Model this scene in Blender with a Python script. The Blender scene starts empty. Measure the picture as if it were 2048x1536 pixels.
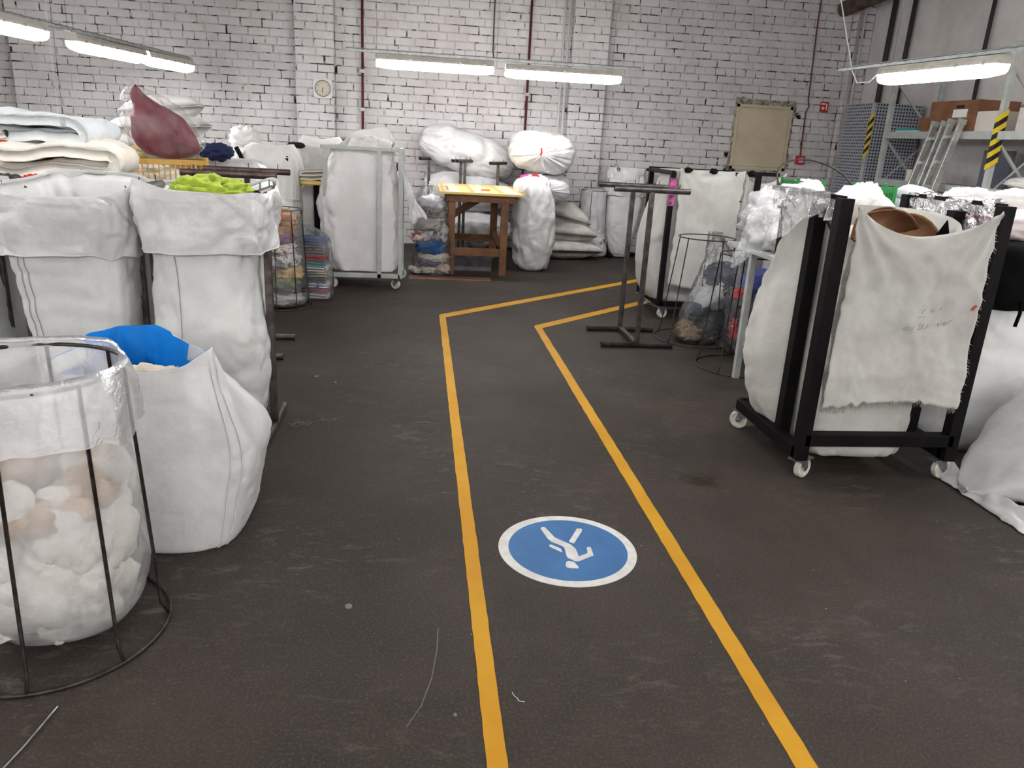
import bpy, math, random
from mathutils import Vector, Matrix, noise

random.seed(7)
SC = bpy.context.scene
COL = SC.collection
PI = math.pi

# ------------------------------------------------------------------ camera, world, exposure
cam_d = bpy.data.cameras.new('camera')
cam_d.sensor_width = 36.0
cam_d.lens = 1537.0 * 36.0 / 2048.0
cam_d.clip_start = 0.05
cam_d.clip_end = 60
cam = bpy.data.objects.new('camera', cam_d)
COL.objects.link(cam)
RW = Matrix(((0.99218, -0.01607, -0.12374), (-0.11249, 0.30675, -0.94512), (0.05318, 0.95165, 0.30254)))
cam.matrix_world = Matrix.Translation((0, 0, 1.5)) @ RW.to_4x4()
SC.camera = cam

world = bpy.data.worlds.new('world')
SC.world = world
world.use_nodes = True
bgn = world.node_tree.nodes['Background']
bgn.inputs[0].default_value = (0.9, 0.95, 1.0, 1)
bgn.inputs[1].default_value = 0.0

vs = SC.view_settings
vs.view_transform = 'Standard'
vs.look = 'None'
vs.gamma = 1.0
vs.use_curve_mapping = False
vs.exposure = 0.0
LAMP = 41.0
cy = SC.cycles
cy.max_bounces = 5
cy.diffuse_bounces = 3
cy.glossy_bounces = 2
cy.transmission_bounces = 2
cy.transparent_max_bounces = 10
cy.caustics_reflective = False
cy.caustics_refractive = False
cy.adaptive_threshold = 0.1

# ------------------------------------------------------------------ materials
MATS = {}


def srgb(r, g, b):
    f = lambda c: ((c / 255.0 + 0.055) / 1.055) ** 2.4 if c > 10 else c / 255.0 / 12.92
    return (f(r), f(g), f(b), 1.0)


def M(name, col, rough=0.6, metal=0.0, c2=None, ns=6.0, lo=0.42, hi=0.58, bump=0.0, bs=40.0, spec=0.4,
      trans=0.0, stretch=(1, 1, 1), c3=None, ns3=30.0, lo3=0.6, hi3=0.7, dist=0.0, coords='Object'):
    if name in MATS:
        return MATS[name]
    m = bpy.data.materials.new(name)
    m.use_nodes = True
    nt = m.node_tree
    N, L = nt.nodes, nt.links
    p = N['Principled BSDF']
    out = N['Material Output']
    p.inputs['Base Color'].default_value = col
    p.inputs['Roughness'].default_value = rough
    p.inputs['Metallic'].default_value = metal
    p.inputs['Specular IOR Level'].default_value = spec
    tc = N.new('ShaderNodeTexCoord')
    mp = N.new('ShaderNodeMapping')
    mp.inputs['Scale'].default_value = stretch
    if coords == 'World':
        L.new(N.new('ShaderNodeNewGeometry').outputs['Position'], mp.inputs[0])
    else:
        L.new(tc.outputs[coords], mp.inputs[0])

    def noise_fac(scale, a, b, d=6.0, seed=0.0):
        n = N.new('ShaderNodeTexNoise')
        n.noise_dimensions = '4D'
        n.inputs['W'].default_value = seed
        n.inputs['Scale'].default_value = scale
        n.inputs['Detail'].default_value = d
        n.inputs['Roughness'].default_value = 0.62
        n.inputs['Distortion'].default_value = dist
        L.new(mp.outputs[0], n.inputs['Vector'])
        r = N.new('ShaderNodeMapRange')
        r.inputs['From Min'].default_value = a
        r.inputs['From Max'].default_value = b
        L.new(n.outputs['Fac'], r.inputs['Value'])
        return r.outputs[0]

    csock = None
    if c2:
        mx = N.new('ShaderNodeMix')
        mx.data_type = 'RGBA'
        L.new(noise_fac(ns, lo, hi), mx.inputs[0])
        mx.inputs[6].default_value = col
        mx.inputs[7].default_value = c2
        csock = mx.outputs[2]
    if c3:
        mx = N.new('ShaderNodeMix')
        mx.data_type = 'RGBA'
        L.new(noise_fac(ns3, lo3, hi3, 5.0, 3.3), mx.inputs[0])
        if csock:
            L.new(csock, mx.inputs[6])
        else:
            mx.inputs[6].default_value = col
        mx.inputs[7].default_value = c3
        csock = mx.outputs[2]
    if csock:
        L.new(csock, p.inputs['Base Color'])
    if bump:
        n = N.new('ShaderNodeTexNoise')
        n.inputs['Scale'].default_value = bs
        n.inputs['Detail'].default_value = 5.0
        L.new(mp.outputs[0], n.inputs['Vector'])
        b = N.new('ShaderNodeBump')
        b.inputs['Strength'].default_value = bump
        b.inputs['Distance'].default_value = 0.01
        L.new(n.outputs['Fac'], b.inputs['Height'])
        L.new(b.outputs[0], p.inputs['Normal'])
    if trans:
        t = N.new('ShaderNodeBsdfTranslucent')
        t.inputs[0].default_value = col
        if csock:
            L.new(csock, t.inputs[0])
        s = N.new('ShaderNodeMixShader')
        s.inputs[0].default_value = trans
        L.new(p.outputs[0], s.inputs[1])
        L.new(t.outputs[0], s.inputs[2])
        L.new(s.outputs[0], out.inputs[0])
    MATS[name] = m
    return m


def film(name, alpha=0.12, milk=0.25, tint=(0.92, 0.93, 0.95, 1), bump=0.5, bs=18.0, rough=0.2, gloss=0.45):
    """thin crinkled polyethylene: clear, milky where the sheet doubles up, glossy"""
    if name in MATS:
        return MATS[name]
    m = bpy.data.materials.new(name)
    m.use_nodes = True
    nt = m.node_tree
    N, L = nt.nodes, nt.links
    p = N['Principled BSDF']
    out = N['Material Output']
    p.inputs['Base Color'].default_value = tint
    p.inputs['Roughness'].default_value = 0.35
    p.inputs['Specular IOR Level'].default_value = 0.6
    tc = N.new('ShaderNodeTexCoord')
    n = N.new('ShaderNodeTexNoise')
    n.inputs['Scale'].default_value = bs
    n.inputs['Detail'].default_value = 4.0
    n.inputs['Roughness'].default_value = 0.6
    n.inputs['Distortion'].default_value = 1.2
    L.new(tc.outputs['Object'], n.inputs['Vector'])
    b = N.new('ShaderNodeBump')
    b.inputs['Strength'].default_value = bump
    b.inputs['Distance'].default_value = 0.02
    L.new(n.outputs['Fac'], b.inputs['Height'])
    L.new(b.outputs[0], p.inputs['Normal'])
    g = N.new('ShaderNodeBsdfGlossy')
    g.inputs['Roughness'].default_value = rough
    L.new(b.outputs[0], g.inputs['Normal'])
    tr = N.new('ShaderNodeBsdfTransparent')
    n2 = N.new('ShaderNodeTexNoise')
    n2.inputs['Scale'].default_value = 5.0
    n2.inputs['Detail'].default_value = 5.0
    L.new(tc.outputs['Object'], n2.inputs['Vector'])
    r = N.new('ShaderNodeMapRange')
    r.inputs['From Min'].default_value = 0.4
    r.inputs['From Max'].default_value = 0.7
    r.inputs['To Min'].default_value = alpha
    r.inputs['To Max'].default_value = alpha + milk
    L.new(n2.outputs['Fac'], r.inputs['Value'])
    s1 = N.new('ShaderNodeMixShader')
    L.new(r.outputs[0], s1.inputs[0])
    L.new(tr.outputs[0], s1.inputs[1])
    L.new(p.outputs[0], s1.inputs[2])
    fr = N.new('ShaderNodeFresnel')
    fr.inputs['IOR'].default_value = 1.45
    L.new(b.outputs[0], fr.inputs['Normal'])
    s2 = N.new('ShaderNodeMixShader')
    fm = N.new('ShaderNodeMath')
    fm.operation = 'MULTIPLY'
    fm.inputs[1].default_value = gloss
    L.new(fr.outputs[0], fm.inputs[0])
    L.new(fm.outputs[0], s2.inputs[0])
    L.new(s1.outputs[0], s2.inputs[1])
    L.new(g.outputs[0], s2.inputs[2])
    L.new(s2.outputs[0], out.inputs[0])
    MATS[name] = m
    return m


def emit(name, col, strength):
    m = bpy.data.materials.new(name)
    m.use_nodes = True
    nt = m.node_tree
    p = nt.nodes['Principled BSDF']
    p.inputs['Base Color'].default_value = (0.9, 0.9, 0.9, 1)
    p.inputs['Emission Color'].default_value = col
    p.inputs['Emission Strength'].default_value = strength
    MATS[name] = m
    return m


W_BAG = M('woven_white', srgb(226, 226, 224), 0.42, c2=srgb(210, 211, 210), ns=3, bump=0.12, bs=45, trans=0.10)
W_BAG2 = M('woven_white_gloss', srgb(226, 226, 225), 0.3, c2=srgb(212, 212, 212), ns=4, bump=0.45, bs=24, trans=0.12, spec=0.55)
W_COTTON = M('white_cotton', srgb(236, 234, 231), 0.85, c2=srgb(224, 221, 217), ns=4, bump=0.2, bs=60, spec=0.2, trans=0.10)
W_CANVAS = M('canvas_grey_white', srgb(200, 200, 194), 0.9, c2=srgb(188, 186, 180), ns=3.5, bump=0.18, bs=55, spec=0.15, trans=0.08)
W_SATIN = M('white_satin', srgb(228, 227, 227), 0.32, c2=srgb(216, 215, 217), ns=5, bump=0.5, bs=11, spec=0.5, trans=0.06)
BLACK = M('black_paint', srgb(11, 9, 10), 0.6, c2=srgb(18, 15, 15), ns=9, bump=0.1, bs=60, spec=0.12)
STEEL = M('dark_raw_steel', srgb(96, 89, 86), 0.42, 0.7, c2=srgb(70, 63, 60), ns=14, bump=0.08, bs=80)
WIRE = M('dark_wire', srgb(74, 70, 68), 0.45, 0.7, c2=srgb(54, 48, 46), ns=30)
GREYP = M('grey_paint', srgb(178, 182, 178), 0.4, c2=srgb(164, 168, 164), ns=10)
ZINC = M('zinc', srgb(168, 172, 174), 0.35, 0.85, c2=srgb(140, 144, 148), ns=30)
WHEEL = M('nylon_wheel', srgb(214, 212, 200), 0.45, c2=srgb(186, 182, 170), ns=20)
WOOD = M('brown_wood', srgb(128, 88, 58), 0.6, c2=srgb(104, 68, 44), ns=5, stretch=(1, 1, 1), bump=0.1, bs=30)
FILM = film('clear_film', 0.05, 0.12, bump=0.7, rough=0.13, gloss=0.8)
FILM_R = film('rail_film', 0.17, 0.20, bump=0.9, bs=15, rough=0.14, gloss=0.9)
FILM_M = film('milky_film', 0.34, 0.26, bump=0.35)
FILM_F = film('foggy_film', 0.27, 0.24, tint=(0.86, 0.86, 0.86, 1), bump=0.3, bs=9)
FILM_W = film('wrap_film', 0.05, 0.10, bump=0.8, bs=9, rough=0.16, gloss=0.35)
FILM_S = film('shiny_film', 0.03, 0.09, bump=0.9, bs=20, rough=0.12, gloss=0.9)

# ------------------------------------------------------------------ mesh helpers


def fbm(x, y, z, o=4):
    return noise.fractal(Vector((x, y, z)), 0.8, 2.1, o)


def nz(x, y, z):
    return noise.noise(Vector((x, y, z)))


def crease(x, y, z):
    """sharp crease lines"""
    v = abs(nz(x, y, z))
    return max(0.0, 0.22 - v) / 0.22


class MB:
    def __init__(s):
        s.V, s.F = [], []

    def box(s, lo, hi):
        b = len(s.V)
        for z in (lo[2], hi[2]):
            for x, y in ((lo[0], lo[1]), (hi[0], lo[1]), (hi[0], hi[1]), (lo[0], hi[1])):
                s.V.append((x, y, z))
        for f in ((0, 3, 2, 1), (4, 5, 6, 7), (0, 1, 5, 4), (1, 2, 6, 5), (2, 3, 7, 6), (3, 0, 4, 7)):
            s.F.append(tuple(b + i for i in f))
        return s

    def bar(s, p, q, w, h=None, up=(0, 0, 1)):
        h = h or w
        p, q = Vector(p), Vector(q)
        d = (q - p).normalized()
        u = Vector(up)
        if abs(d.dot(u)) > 0.98:
            u = Vector((0, 1, 0))
        r = d.cross(u).normalized()
        u = r.cross(d).normalized()
        b = len(s.V)
        for c in (p, q):
            for a, e in ((-1, -1), (1, -1), (1, 1), (-1, 1)):
                s.V.append(tuple(c + r * (a * w / 2) + u * (e * h / 2)))
        for f in ((0, 3, 2, 1), (4, 5, 6, 7), (0, 1, 5, 4), (1, 2, 6, 5), (2, 3, 7, 6), (3, 0, 4, 7)):
            s.F.append(tuple(b + i for i in f))
        return s

    def tube(s, pts, r, seg=8, closed=False, caps=True, bore=0.0):
        pts = [Vector(p) for p in pts]
        n = len(pts)
        rings = []
        prev = None
        for i in range(n):
            if closed:
                d = pts[(i + 1) % n] - pts[i - 1]
            else:
                d = pts[min(i + 1, n - 1)] - pts[max(i - 1, 0)]
            d.normalize()
            if prev is None:
                a = Vector((0, 0, 1)) if abs(d.z) < 0.9 else Vector((1, 0, 0))
                u = d.cross(a).normalized()
            else:
                u = (prev - d * prev.dot(d)).normalized()
            prev = u
            v = d.cross(u)
            b = len(s.V)
            for k in range(seg):
                t = 2 * PI * k / seg
                s.V.append(tuple(pts[i] + (u * math.cos(t) + v * math.sin(t)) * r))
            rings.append((b, pts[i], d, u, v))
        for i in range(n if closed else n - 1):
            a, c = rings[i][0], rings[(i + 1) % n][0]
            for k in range(seg):
                k2 = (k + 1) % seg
                s.F.append((a + k, a + k2, c + k2, c + k))
        if caps and not closed:
            for j, (b, pt, d, u, v) in ((0, rings[0]), (1, rings[-1])):
                if bore > 0:   # open pipe end: annulus and a short bore
                    sg = 1 if j == 0 else -1
                    ib = len(s.V)
                    for dep in (0.0, 0.06):
                        for k in range(seg):
                            t = 2 * PI * k / seg
                            s.V.append(tuple(pt + d * sg * dep + (u * math.cos(t) + v * math.sin(t)) * (r - bore)))
                    for k in range(seg):
                        k2 = (k + 1) % seg
                        s.F.append((b + k, b + k2, ib + k2, ib + k))
                        s.F.append((ib + k, ib + k2, ib + seg + k2, ib + seg + k))
                    s.F.append(tuple(ib + seg + k for k in range(seg)))
                else:
                    s.F.append(tuple(b + k for k in range(seg)))
        return s

    def grid(s, rows, closeu=False, cap0=False, cap1=False):
        """rows: list of equally long lists of points"""
        b = len(s.V)
        nu = len(rows[0])
        for r in rows:
            s.V.extend(tuple(p) for p in r)
        for j in range(len(rows) - 1):
            for i in range(nu if closeu else nu - 1):
                i2 = (i + 1) % nu
                s.F.append((b + j * nu + i, b + j * nu + i2, b + (j + 1) * nu + i2, b + (j + 1) * nu + i))
        for cap, j in ((cap0, 0), (cap1, len(rows) - 1)):
            if cap:
                c = Vector((0, 0, 0))
                for p in rows[j]:
                    c += Vector(p)
                c /= nu
                ci = len(s.V)
                s.V.append(tuple(c))
                for i in range(nu):
                    s.F.append((b + j * nu + i, b + j * nu + (i + 1) % nu, ci))
        return s

    def prism(s, pts, z0, z1):
        n = len(pts)
        b = len(s.V)
        for z in (z0, z1):
            s.V.extend((x, y, z) for x, y in pts)
        s.F.append(tuple(b + i for i in reversed(range(n))))
        s.F.append(tuple(b + n + i for i in range(n)))
        for i in range(n):
            s.F.append((b + i, b + (i + 1) % n, b + n + (i + 1) % n, b + n + i))
        return s

    def xf(s, m):
        s.V = [tuple(m @ Vector(v)) for v in s.V]
        return s

    def build(s, name, mat, parent=None, smooth=True, solid=0.0, bevel=0.0):
        off = Vector((0, 0, 0))
        q = parent
        while q is not None:
            off += q.location
            q = q.parent
        me = bpy.data.meshes.new(name)
        me.from_pydata([(v[0] - off.x, v[1] - off.y, v[2] - off.z) for v in s.V], [], s.F)
        me.materials.append(mat)
        if smooth:
            me.polygons.foreach_set('use_smooth', [True] * len(me.polygons))
        me.update()
        o = bpy.data.objects.new(name, me)
        COL.objects.link(o)
        if parent:
            o.parent = parent
        if solid:
            md = o.modifiers.new('thickness', 'SOLIDIFY')
            md.thickness = solid
            md.offset = 0
        if bevel:
            md = o.modifiers.new('bevel', 'BEVEL')
            md.width = bevel
            md.segments = 2
        return o


def tag(o, label=None, cat=None, group=None, kind=None):
    if label:
        o['label'] = label
    if cat:
        o['category'] = cat
    if group:
        o['group'] = group
    if kind:
        o['kind'] = kind
    return o


def thing(name, label, cat, loc=(0, 0, 0), group=None):
    o = bpy.data.objects.new(name, None)
    o.empty_display_size = 0.1
    COL.objects.link(o)
    o.location = loc
    return tag(o, label, cat, group)


def sgnpow(c, e):
    return math.copysign(abs(c) ** e, c)


def catmull(keys, t):
    """keys: list of equal tuples, t in 0..1 by first element spacing (uniform)"""
    n = len(keys) - 1
    x = min(max(t * n, 0), n - 1e-6)
    i = int(x)
    f = x - i
    p0, p1, p2, p3 = keys[max(i - 1, 0)], keys[i], keys[i + 1], keys[min(i + 2, n)]
    return [0.5 * (2 * b + (c - a) * f + (2 * a - 5 * b + 4 * c - d) * f * f + (3 * b - a - 3 * c + d) * f ** 3)
            for a, b, c, d in zip(p0, p1, p2, p3)]


def loft_rows(keys, nu=72, nv=56, seed=0.0, wr=0.012, fr=4.0, cr=0.006, fold=0.0, nfold=9, fold_z=None, rim=None, zs=0.55, fine=0.0035):
    """keys: (z, cx, cy, a, b, n). Superellipse rings; wrinkles wr, creases cr, vertical folds, rim(t)-> dz at the last ring"""
    rows = []
    for j in range(nv + 1):
        s = j / nv
        z, cx, cy, a, b, n = catmull(keys, s)
        row = []
        for i in range(nu):
            t = 2 * PI * i / nu
            c, sn = math.cos(t), math.sin(t)
            ex = 2.0 / max(n, 1.2)
            x, y = sgnpow(c, ex) * a, sgnpow(sn, ex) * b
            L = math.hypot(x, y) or 1e-6
            ux, uy = x / L, y / L
            px, py, pz = cx + x, cy + y, z
            d = wr * fbm(px * fr + seed, py * fr - seed, pz * fr * zs + seed * 2, 4)
            d -= cr * crease(px * fr * 0.7 + seed, py * fr * 0.7, pz * fr * 0.5 + 9 + seed)
            if fine:
                d += fine * (fbm(px * 11 + seed, py * 11, pz * 7 - seed, 3) - 1.3 * crease(px * 6 - seed, py * 6, pz * 8 + px * 3 + seed))
            if fold:
                w = 1.0 if fold_z is None else max(0.0, min(1.0, (s - fold_z[0]) / (fold_z[1] - fold_z[0])))
                d += w * fold * (nz(nfold * c + seed, nfold * sn, s * 1.6 + seed))
            zz = z
            if rim:
                zz += rim(t) * max(0.0, (s - 0.6) / 0.4) ** 1.5
            row.append((px + ux * d, py + uy * d, zz))
        rows.append(row)
    return rows


def lump_rows(c, size, seed=0.0, nu=40, nv=24, amp=0.18, fr=3.0, n=2.4, floor=None):
    """crumpled cloth lump: deformed superellipsoid"""
    rows = []
    e = 2.0 / n
    for j in range(nv + 1):
        ph = -PI / 2 + PI * j / nv
        row = []
        for i in range(nu):
            t = 2 * PI * i / nu
            x = sgnpow(math.cos(ph), e) * sgnpow(math.cos(t), e)
            y = sgnpow(math.cos(ph), e) * sgnpow(math.sin(t), e)
            z = sgnpow(math.sin(ph), e)
            d = 1 + amp * fbm(x * fr + seed, y * fr + seed * 1.7, z * fr - seed, 4) - amp * 0.7 * crease(x * fr * 0.8 - seed, y * fr * 0.8, z * fr * 1.2 + seed)
            q = [c[0] + x * d * size[0], c[1] + y * d * size[1], c[2] + z * d * size[2]]
            if floor is not None:
                q[2] = max(q[2], floor)
            row.append(tuple(q))
        rows.append(row)
    return rows


def lump(name, c, size, mat, label, cat='cloth', seed=0.0, amp=0.18, fr=3.0, n=2.4, rot=None, group=None, nu=40, nv=24, floor=None):
    mb = MB().grid(lump_rows((0, 0, 0), size, seed, nu, nv, amp, fr, n), closeu=True)
    m = Matrix.Identity(4)
    if rot:
        m = Matrix.Rotation(rot[2], 4, 'Z') @ Matrix.Rotation(rot[1], 4, 'Y') @ Matrix.Rotation(rot[0], 4, 'X')
    mb.xf(Matrix.Translation(c) @ m)
    if floor is not None:
        mb.V = [(v[0], v[1], max(v[2], floor)) for v in mb.V]
    return tag(mb.build(name, mat), label, cat, group)


def folded(name, c, w, d, layers, t, mat, label, cat='cloth', seed=0.0, rotz=0.0, sag=0.0, group=None, amp=1.0):
    """folded blanket: serpentine ribbon of real thickness, extruded along its depth"""
    H = layers * t
    path = []
    K = 18
    hw = w / 2
    for k in range(layers):
        z = -H / 2 + t * (k + 0.5)
        xs = [(-hw + w * i / K) for i in range(K + 1)]
        if k % 2:
            xs.reverse()
        for x in xs:
            path.append((x, z))
        if k < layers - 1:
            sgn = 1 if k % 2 == 0 else -1
            for a in (-50, -20, 20, 50):
                aa = math.radians(a)
                path.append((sgn * (hw + t * 0.5 * math.cos(aa)), z + t / 2 + t * 0.5 * math.sin(aa)))
    n = len(path)
    rows = []
    ND = 14
    th = t * 0.5
    for j in range(ND + 1):
        y = -d / 2 + d * j / ND
        edge = 1 - 0.35 * abs(2 * j / ND - 1) ** 6
        L, Rr = [], []
        for i in range(n):
            a = path[max(i - 1, 0)]
            b = path[min(i + 1, n - 1)]
            dx, dz = b[0] - a[0], b[1] - a[1]
            l = math.hypot(dx, dz) or 1e-6
            nx, nzz = -dz / l, dx / l
            x, z = path[i]
            wob = amp * (0.5 * t * fbm(x * 3 + seed, y * 3, z * 1.5 + seed, 3))
            shift = amp * 0.035 * nz(z * 9 + seed, y * 2.2, seed)
            zz = z + wob + 0.10 * H * (1 - (2 * x / w) ** 2) * (z / H + 0.5) - sag * (2 * y / d) ** 2
            e = th * edge
            L.append((x + shift + nx * e, y, zz + nzz * e))
            Rr.append((x + shift - nx * e, y, zz - nzz * e))
        rows.append(L + Rr[::-1])
    mb = MB().grid(rows, closeu=True)
    # close both ends with strips
    for j in (0, ND):
        base = j * 2 * n
        for i in range(n - 1):
            mb.F.append((base + i, base + i + 1, base + 2 * n - 2 - i, base + 2 * n - 1 - i))
    mb.xf(Matrix.Translation(c) @ Matrix.Rotation(rotz, 4, 'Z'))
    return tag(mb.build(name, mat), label, cat, group)


def pillow(name, c, w, d, h, mat, label, cat='pillow', seed=0.0, rot=(0, 0, 0), group=None, pinch=0.08):
    N = 26
    rows_t, rows_b = [], []
    for j in range(N + 1):
        v = -1 + 2 * j / N
        rt, rb = [], []
        for i in range(N + 1):
            u = -1 + 2 * i / N
            px = u * w / 2 * (1 - pinch * (1 - v * v) * abs(u))
            py = v * d / 2 * (1 - pinch * (1 - u * u) * abs(v))
            k = (max(0.0, 1 - abs(u) ** 2.6) * max(0.0, 1 - abs(v) ** 2.6)) ** 0.48
            wv = 0.05 * h * fbm(u * 2.5 + seed, v * 2.5, seed, 4) - 0.05 * h * crease(u * 2 + seed, v * 2, seed)
            rt.append((px, py, h / 2 * k + wv * k + 0.004))
            rb.append((px, py, -h / 2 * k + wv * k - 0.004))
        rows_t.append(rt)
        rows_b.append(rb[::-1])
    mb = MB().grid(rows_t)
    mb.grid(rows_b)
    b2 = (N + 1) ** 2
    # piped rim
    idx = []
    for i in range(N + 1):
        idx.append((0, i))
    for j in range(1, N + 1):
        idx.append((j, N))
    for i in range(N - 1, -1, -1):
        idx.append((N, i))
    for j in range(N - 1, 0, -1):
        idx.append((j, 0))
    L = len(idx)
    for k in range(L):
        (j, i), (j2, i2) = idx[k], idx[(k + 1) % L]
        mb.F.append((j * (N + 1) + i, j2 * (N + 1) + i2, b2 + j2 * (N + 1) + (N - i2), b2 + j * (N + 1) + (N - i)))
    m = Matrix.Rotation(rot[2], 4, 'Z') @ Matrix.Rotation(rot[1], 4, 'Y') @ Matrix.Rotation(rot[0], 4, 'X')
    mb.xf(Matrix.Translation(c) @ m)
    return tag(mb.build(name, mat), label, cat, group)


def circle(c, r, n=40, z=0.0):
    return [(c[0] + r * math.cos(2 * PI * i / n), c[1] + r * math.sin(2 * PI * i / n), z) for i in range(n)]

# ------------------------------------------------------------------ the room shell
YW = 11.2          # face of the brick wall
XR = 6.25          # right wall
XL = -7.2          # left wall
YB = -5.0          # wall behind the viewpoint
ZC = 4.4


def floor_material():
    m = bpy.data.materials.new('worn_concrete_floor')
    m.use_nodes = True
    nt = m.node_tree
    N, L = nt.nodes, nt.links
    p = N['Principled BSDF']
    g = N.new('ShaderNodeNewGeometry')

    def nse(scale, lo, hi, det=6.0, rough=0.6, dist=0.0, w=0.0, stretch=None):
        n = N.new('ShaderNodeTexNoise')
        n.noise_dimensions = '4D'
        n.inputs['W'].default_value = w
        n.inputs['Scale'].default_value = scale
        n.inputs['Detail'].default_value = det
        n.inputs['Roughness'].default_value = rough
        n.inputs['Distortion'].default_value = dist
        if stretch:
            mp = N.new('ShaderNodeMapping')
            mp.inputs['Scale'].default_value = stretch
            L.new(g.outputs['Position'], mp.inputs[0])
            L.new(mp.outputs[0], n.inputs['Vector'])
        else:
            L.new(g.outputs['Position'], n.inputs['Vector'])
        r = N.new('ShaderNodeMapRange')
        r.inputs['From Min'].default_value = lo
        r.inputs['From Max'].default_value = hi
        L.new(n.outputs['Fac'], r.inputs['Value'])
        return r.outputs[0], n.outputs['Fac']

    def mix(f, a, b):
        x = N.new('ShaderNodeMix')
        x.data_type = 'RGBA'
        L.new(f, x.inputs[0])
        for sck, v in ((6, a), (7, b)):
            if isinstance(v, tuple):
                x.inputs[sck].default_value = v
            else:
                L.new(v, x.inputs[sck])
        return x.outputs[2]

    def mul(a, k):
        x = N.new('ShaderNodeMath')
        x.operation = 'MULTIPLY'
        L.new(a, x.inputs[0])
        if isinstance(k, float):
            x.inputs[1].default_value = k
        else:
            L.new(k, x.inputs[1])
        return x.outputs[0]

    big, _ = nse(0.9, 0.35, 0.65)
    c = mix(big, srgb(49, 43, 38), srgb(63, 56, 51))
    mid, _ = nse(5.0, 0.45, 0.7, 8.0, 0.7, 0.4, 2.0)
    c = mix(mul(mid, 0.5), c, srgb(47, 41, 36))
    # pale scuffs and dust where wheels and soles wear it
    zone, _ = nse(1.1, 0.47, 0.64, 3.0, 0.5, 0.0, 5.0)
    sc, _ = nse(16.0, 0.52, 0.72, 8.0, 0.75, 1.0, 7.0, (0.5, 1.3, 1))
    c = mix(mul(mul(zone, sc), 0.55), c, srgb(122, 115, 108))
    fine, fraw = nse(110.0, 0.5, 0.75, 3.0, 0.6, 0.0, 1.0)
    c = mix(mul(fine, 0.42), c, srgb(102, 94, 88))
    # specks of lint
    v = N.new('ShaderNodeTexVoronoi')
    v.inputs['Scale'].default_value = 22.0
    L.new(g.outputs['Position'], v.inputs['Vector'])
    r = N.new('ShaderNodeMapRange')
    r.inputs['From Min'].default_value = 0.055
    r.inputs['From Max'].default_value = 0.035
    L.new(v.outputs['Distance'], r.inputs['Value'])
    pick, _ = nse(9.0, 0.56, 0.62, 2.0, 0.5, 0.0, 11.0)
    c = mix(mul(mul(r.outputs[0], pick), 0.75), c, srgb(190, 186, 180))
    # hairline cracks
    vc = N.new('ShaderNodeTexVoronoi')
    vc.feature = 'DISTANCE_TO_EDGE'
    vc.inputs['Scale'].default_value = 2.3
    nd = N.new('ShaderNodeTexNoise')
    nd.inputs['Scale'].default_value = 6.0
    nd.inputs['Detail'].default_value = 6.0
    L.new(g.outputs['Position'], nd.inputs['Vector'])
    ad = N.new('ShaderNodeMixRGB')
    ad.inputs[0].default_value = 0.12
    L.new(g.outputs['Position'], ad.inputs[1])
    L.new(nd.outputs['Color'], ad.inputs[2])
    L.new(ad.outputs[0], vc.inputs['Vector'])
    rc = N.new('ShaderNodeMapRange')
    rc.inputs['From Min'].default_value = 0.0045
    rc.inputs['From Max'].default_value = 0.001
    L.new(vc.outputs['Distance'], rc.inputs['Value'])
    ck, _ = nse(1.6, 0.56, 0.64, 2.0, 0.5, 0.0, 21.0)
    c = mix(mul(mul(rc.outputs[0], ck), 0.45), c, srgb(45, 40, 38))
    L.new(c, p.inputs['Base Color'])
    p.inputs['Roughness'].default_value = 0.55
    rr = N.new('ShaderNodeMapRange')
    rr.inputs['To Min'].default_value = 0.5
    rr.inputs['To Max'].default_value = 0.75
    L.new(_, rr.inputs['Value'])
    L.new(rr.outputs[0], p.inputs['Roughness'])
    p.inputs['Specular IOR Level'].default_value = 0.13
    b = N.new('ShaderNodeBump')
    b.inputs['Strength'].default_value = 0.25
    b.inputs['Distance'].default_value = 0.004
    L.new(fraw, b.inputs['Height'])
    L.new(b.outputs[0], p.inputs['Normal'])
    return m


def struct(o):
    o['kind'] = 'structure'
    return o


floor = struct(MB().box((XL, YB, -0.15), (XR + 0.3, YW + 0.3, 0)).build('floor', floor_material(), smooth=False))
WALLP = M('white_wall_paint', srgb(220, 216, 214), 0.75, c2=srgb(206, 201, 199), ns=2.2, c3=srgb(150, 142, 138), ns3=9, lo3=0.66, hi3=0.8,
          bump=0.3, bs=18, coords='World', spec=0.2)
PAINTB = M('painted_brick', srgb(214, 211, 211), 0.65, c2=srgb(202, 198, 198), ns=3.0, c3=srgb(120, 108, 104), ns3=26, lo3=0.70, hi3=0.80,
           bump=0.45, bs=28, coords='World', spec=0.25)
MORTAR = M('cracked_mortar', srgb(188, 183, 181), 0.85, c2=srgb(46, 38, 38), ns=5.0, lo=0.50, hi=0.60, c3=srgb(30, 25, 25), ns3=11, lo3=0.55, hi3=0.60,
           bump=0.4, bs=40, coords='World', spec=0.1)
CEILM = M('ceiling_white', srgb(214, 211, 208), 0.85, c2=srgb(200, 197, 194), ns=1.5, coords='World')
struct(MB().box((XL, YB, ZC), (XR + 0.3, YW + 0.3, ZC + 0.2)).build('ceiling', CEILM, smooth=False))
struct(MB().box((XL - 0.2, YB, 0), (XL, YW + 0.3, ZC)).build('wall_left', WALLP, smooth=False))
struct(MB().box((XR, YB, 0), (XR + 0.3, YW + 0.3, ZC)).build('wall_right', WALLP, smooth=False))
struct(MB().box((XL, YB - 0.2, 0), (XR + 0.3, YB, ZC)).build('wall_front', WALLP, smooth=False))

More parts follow.
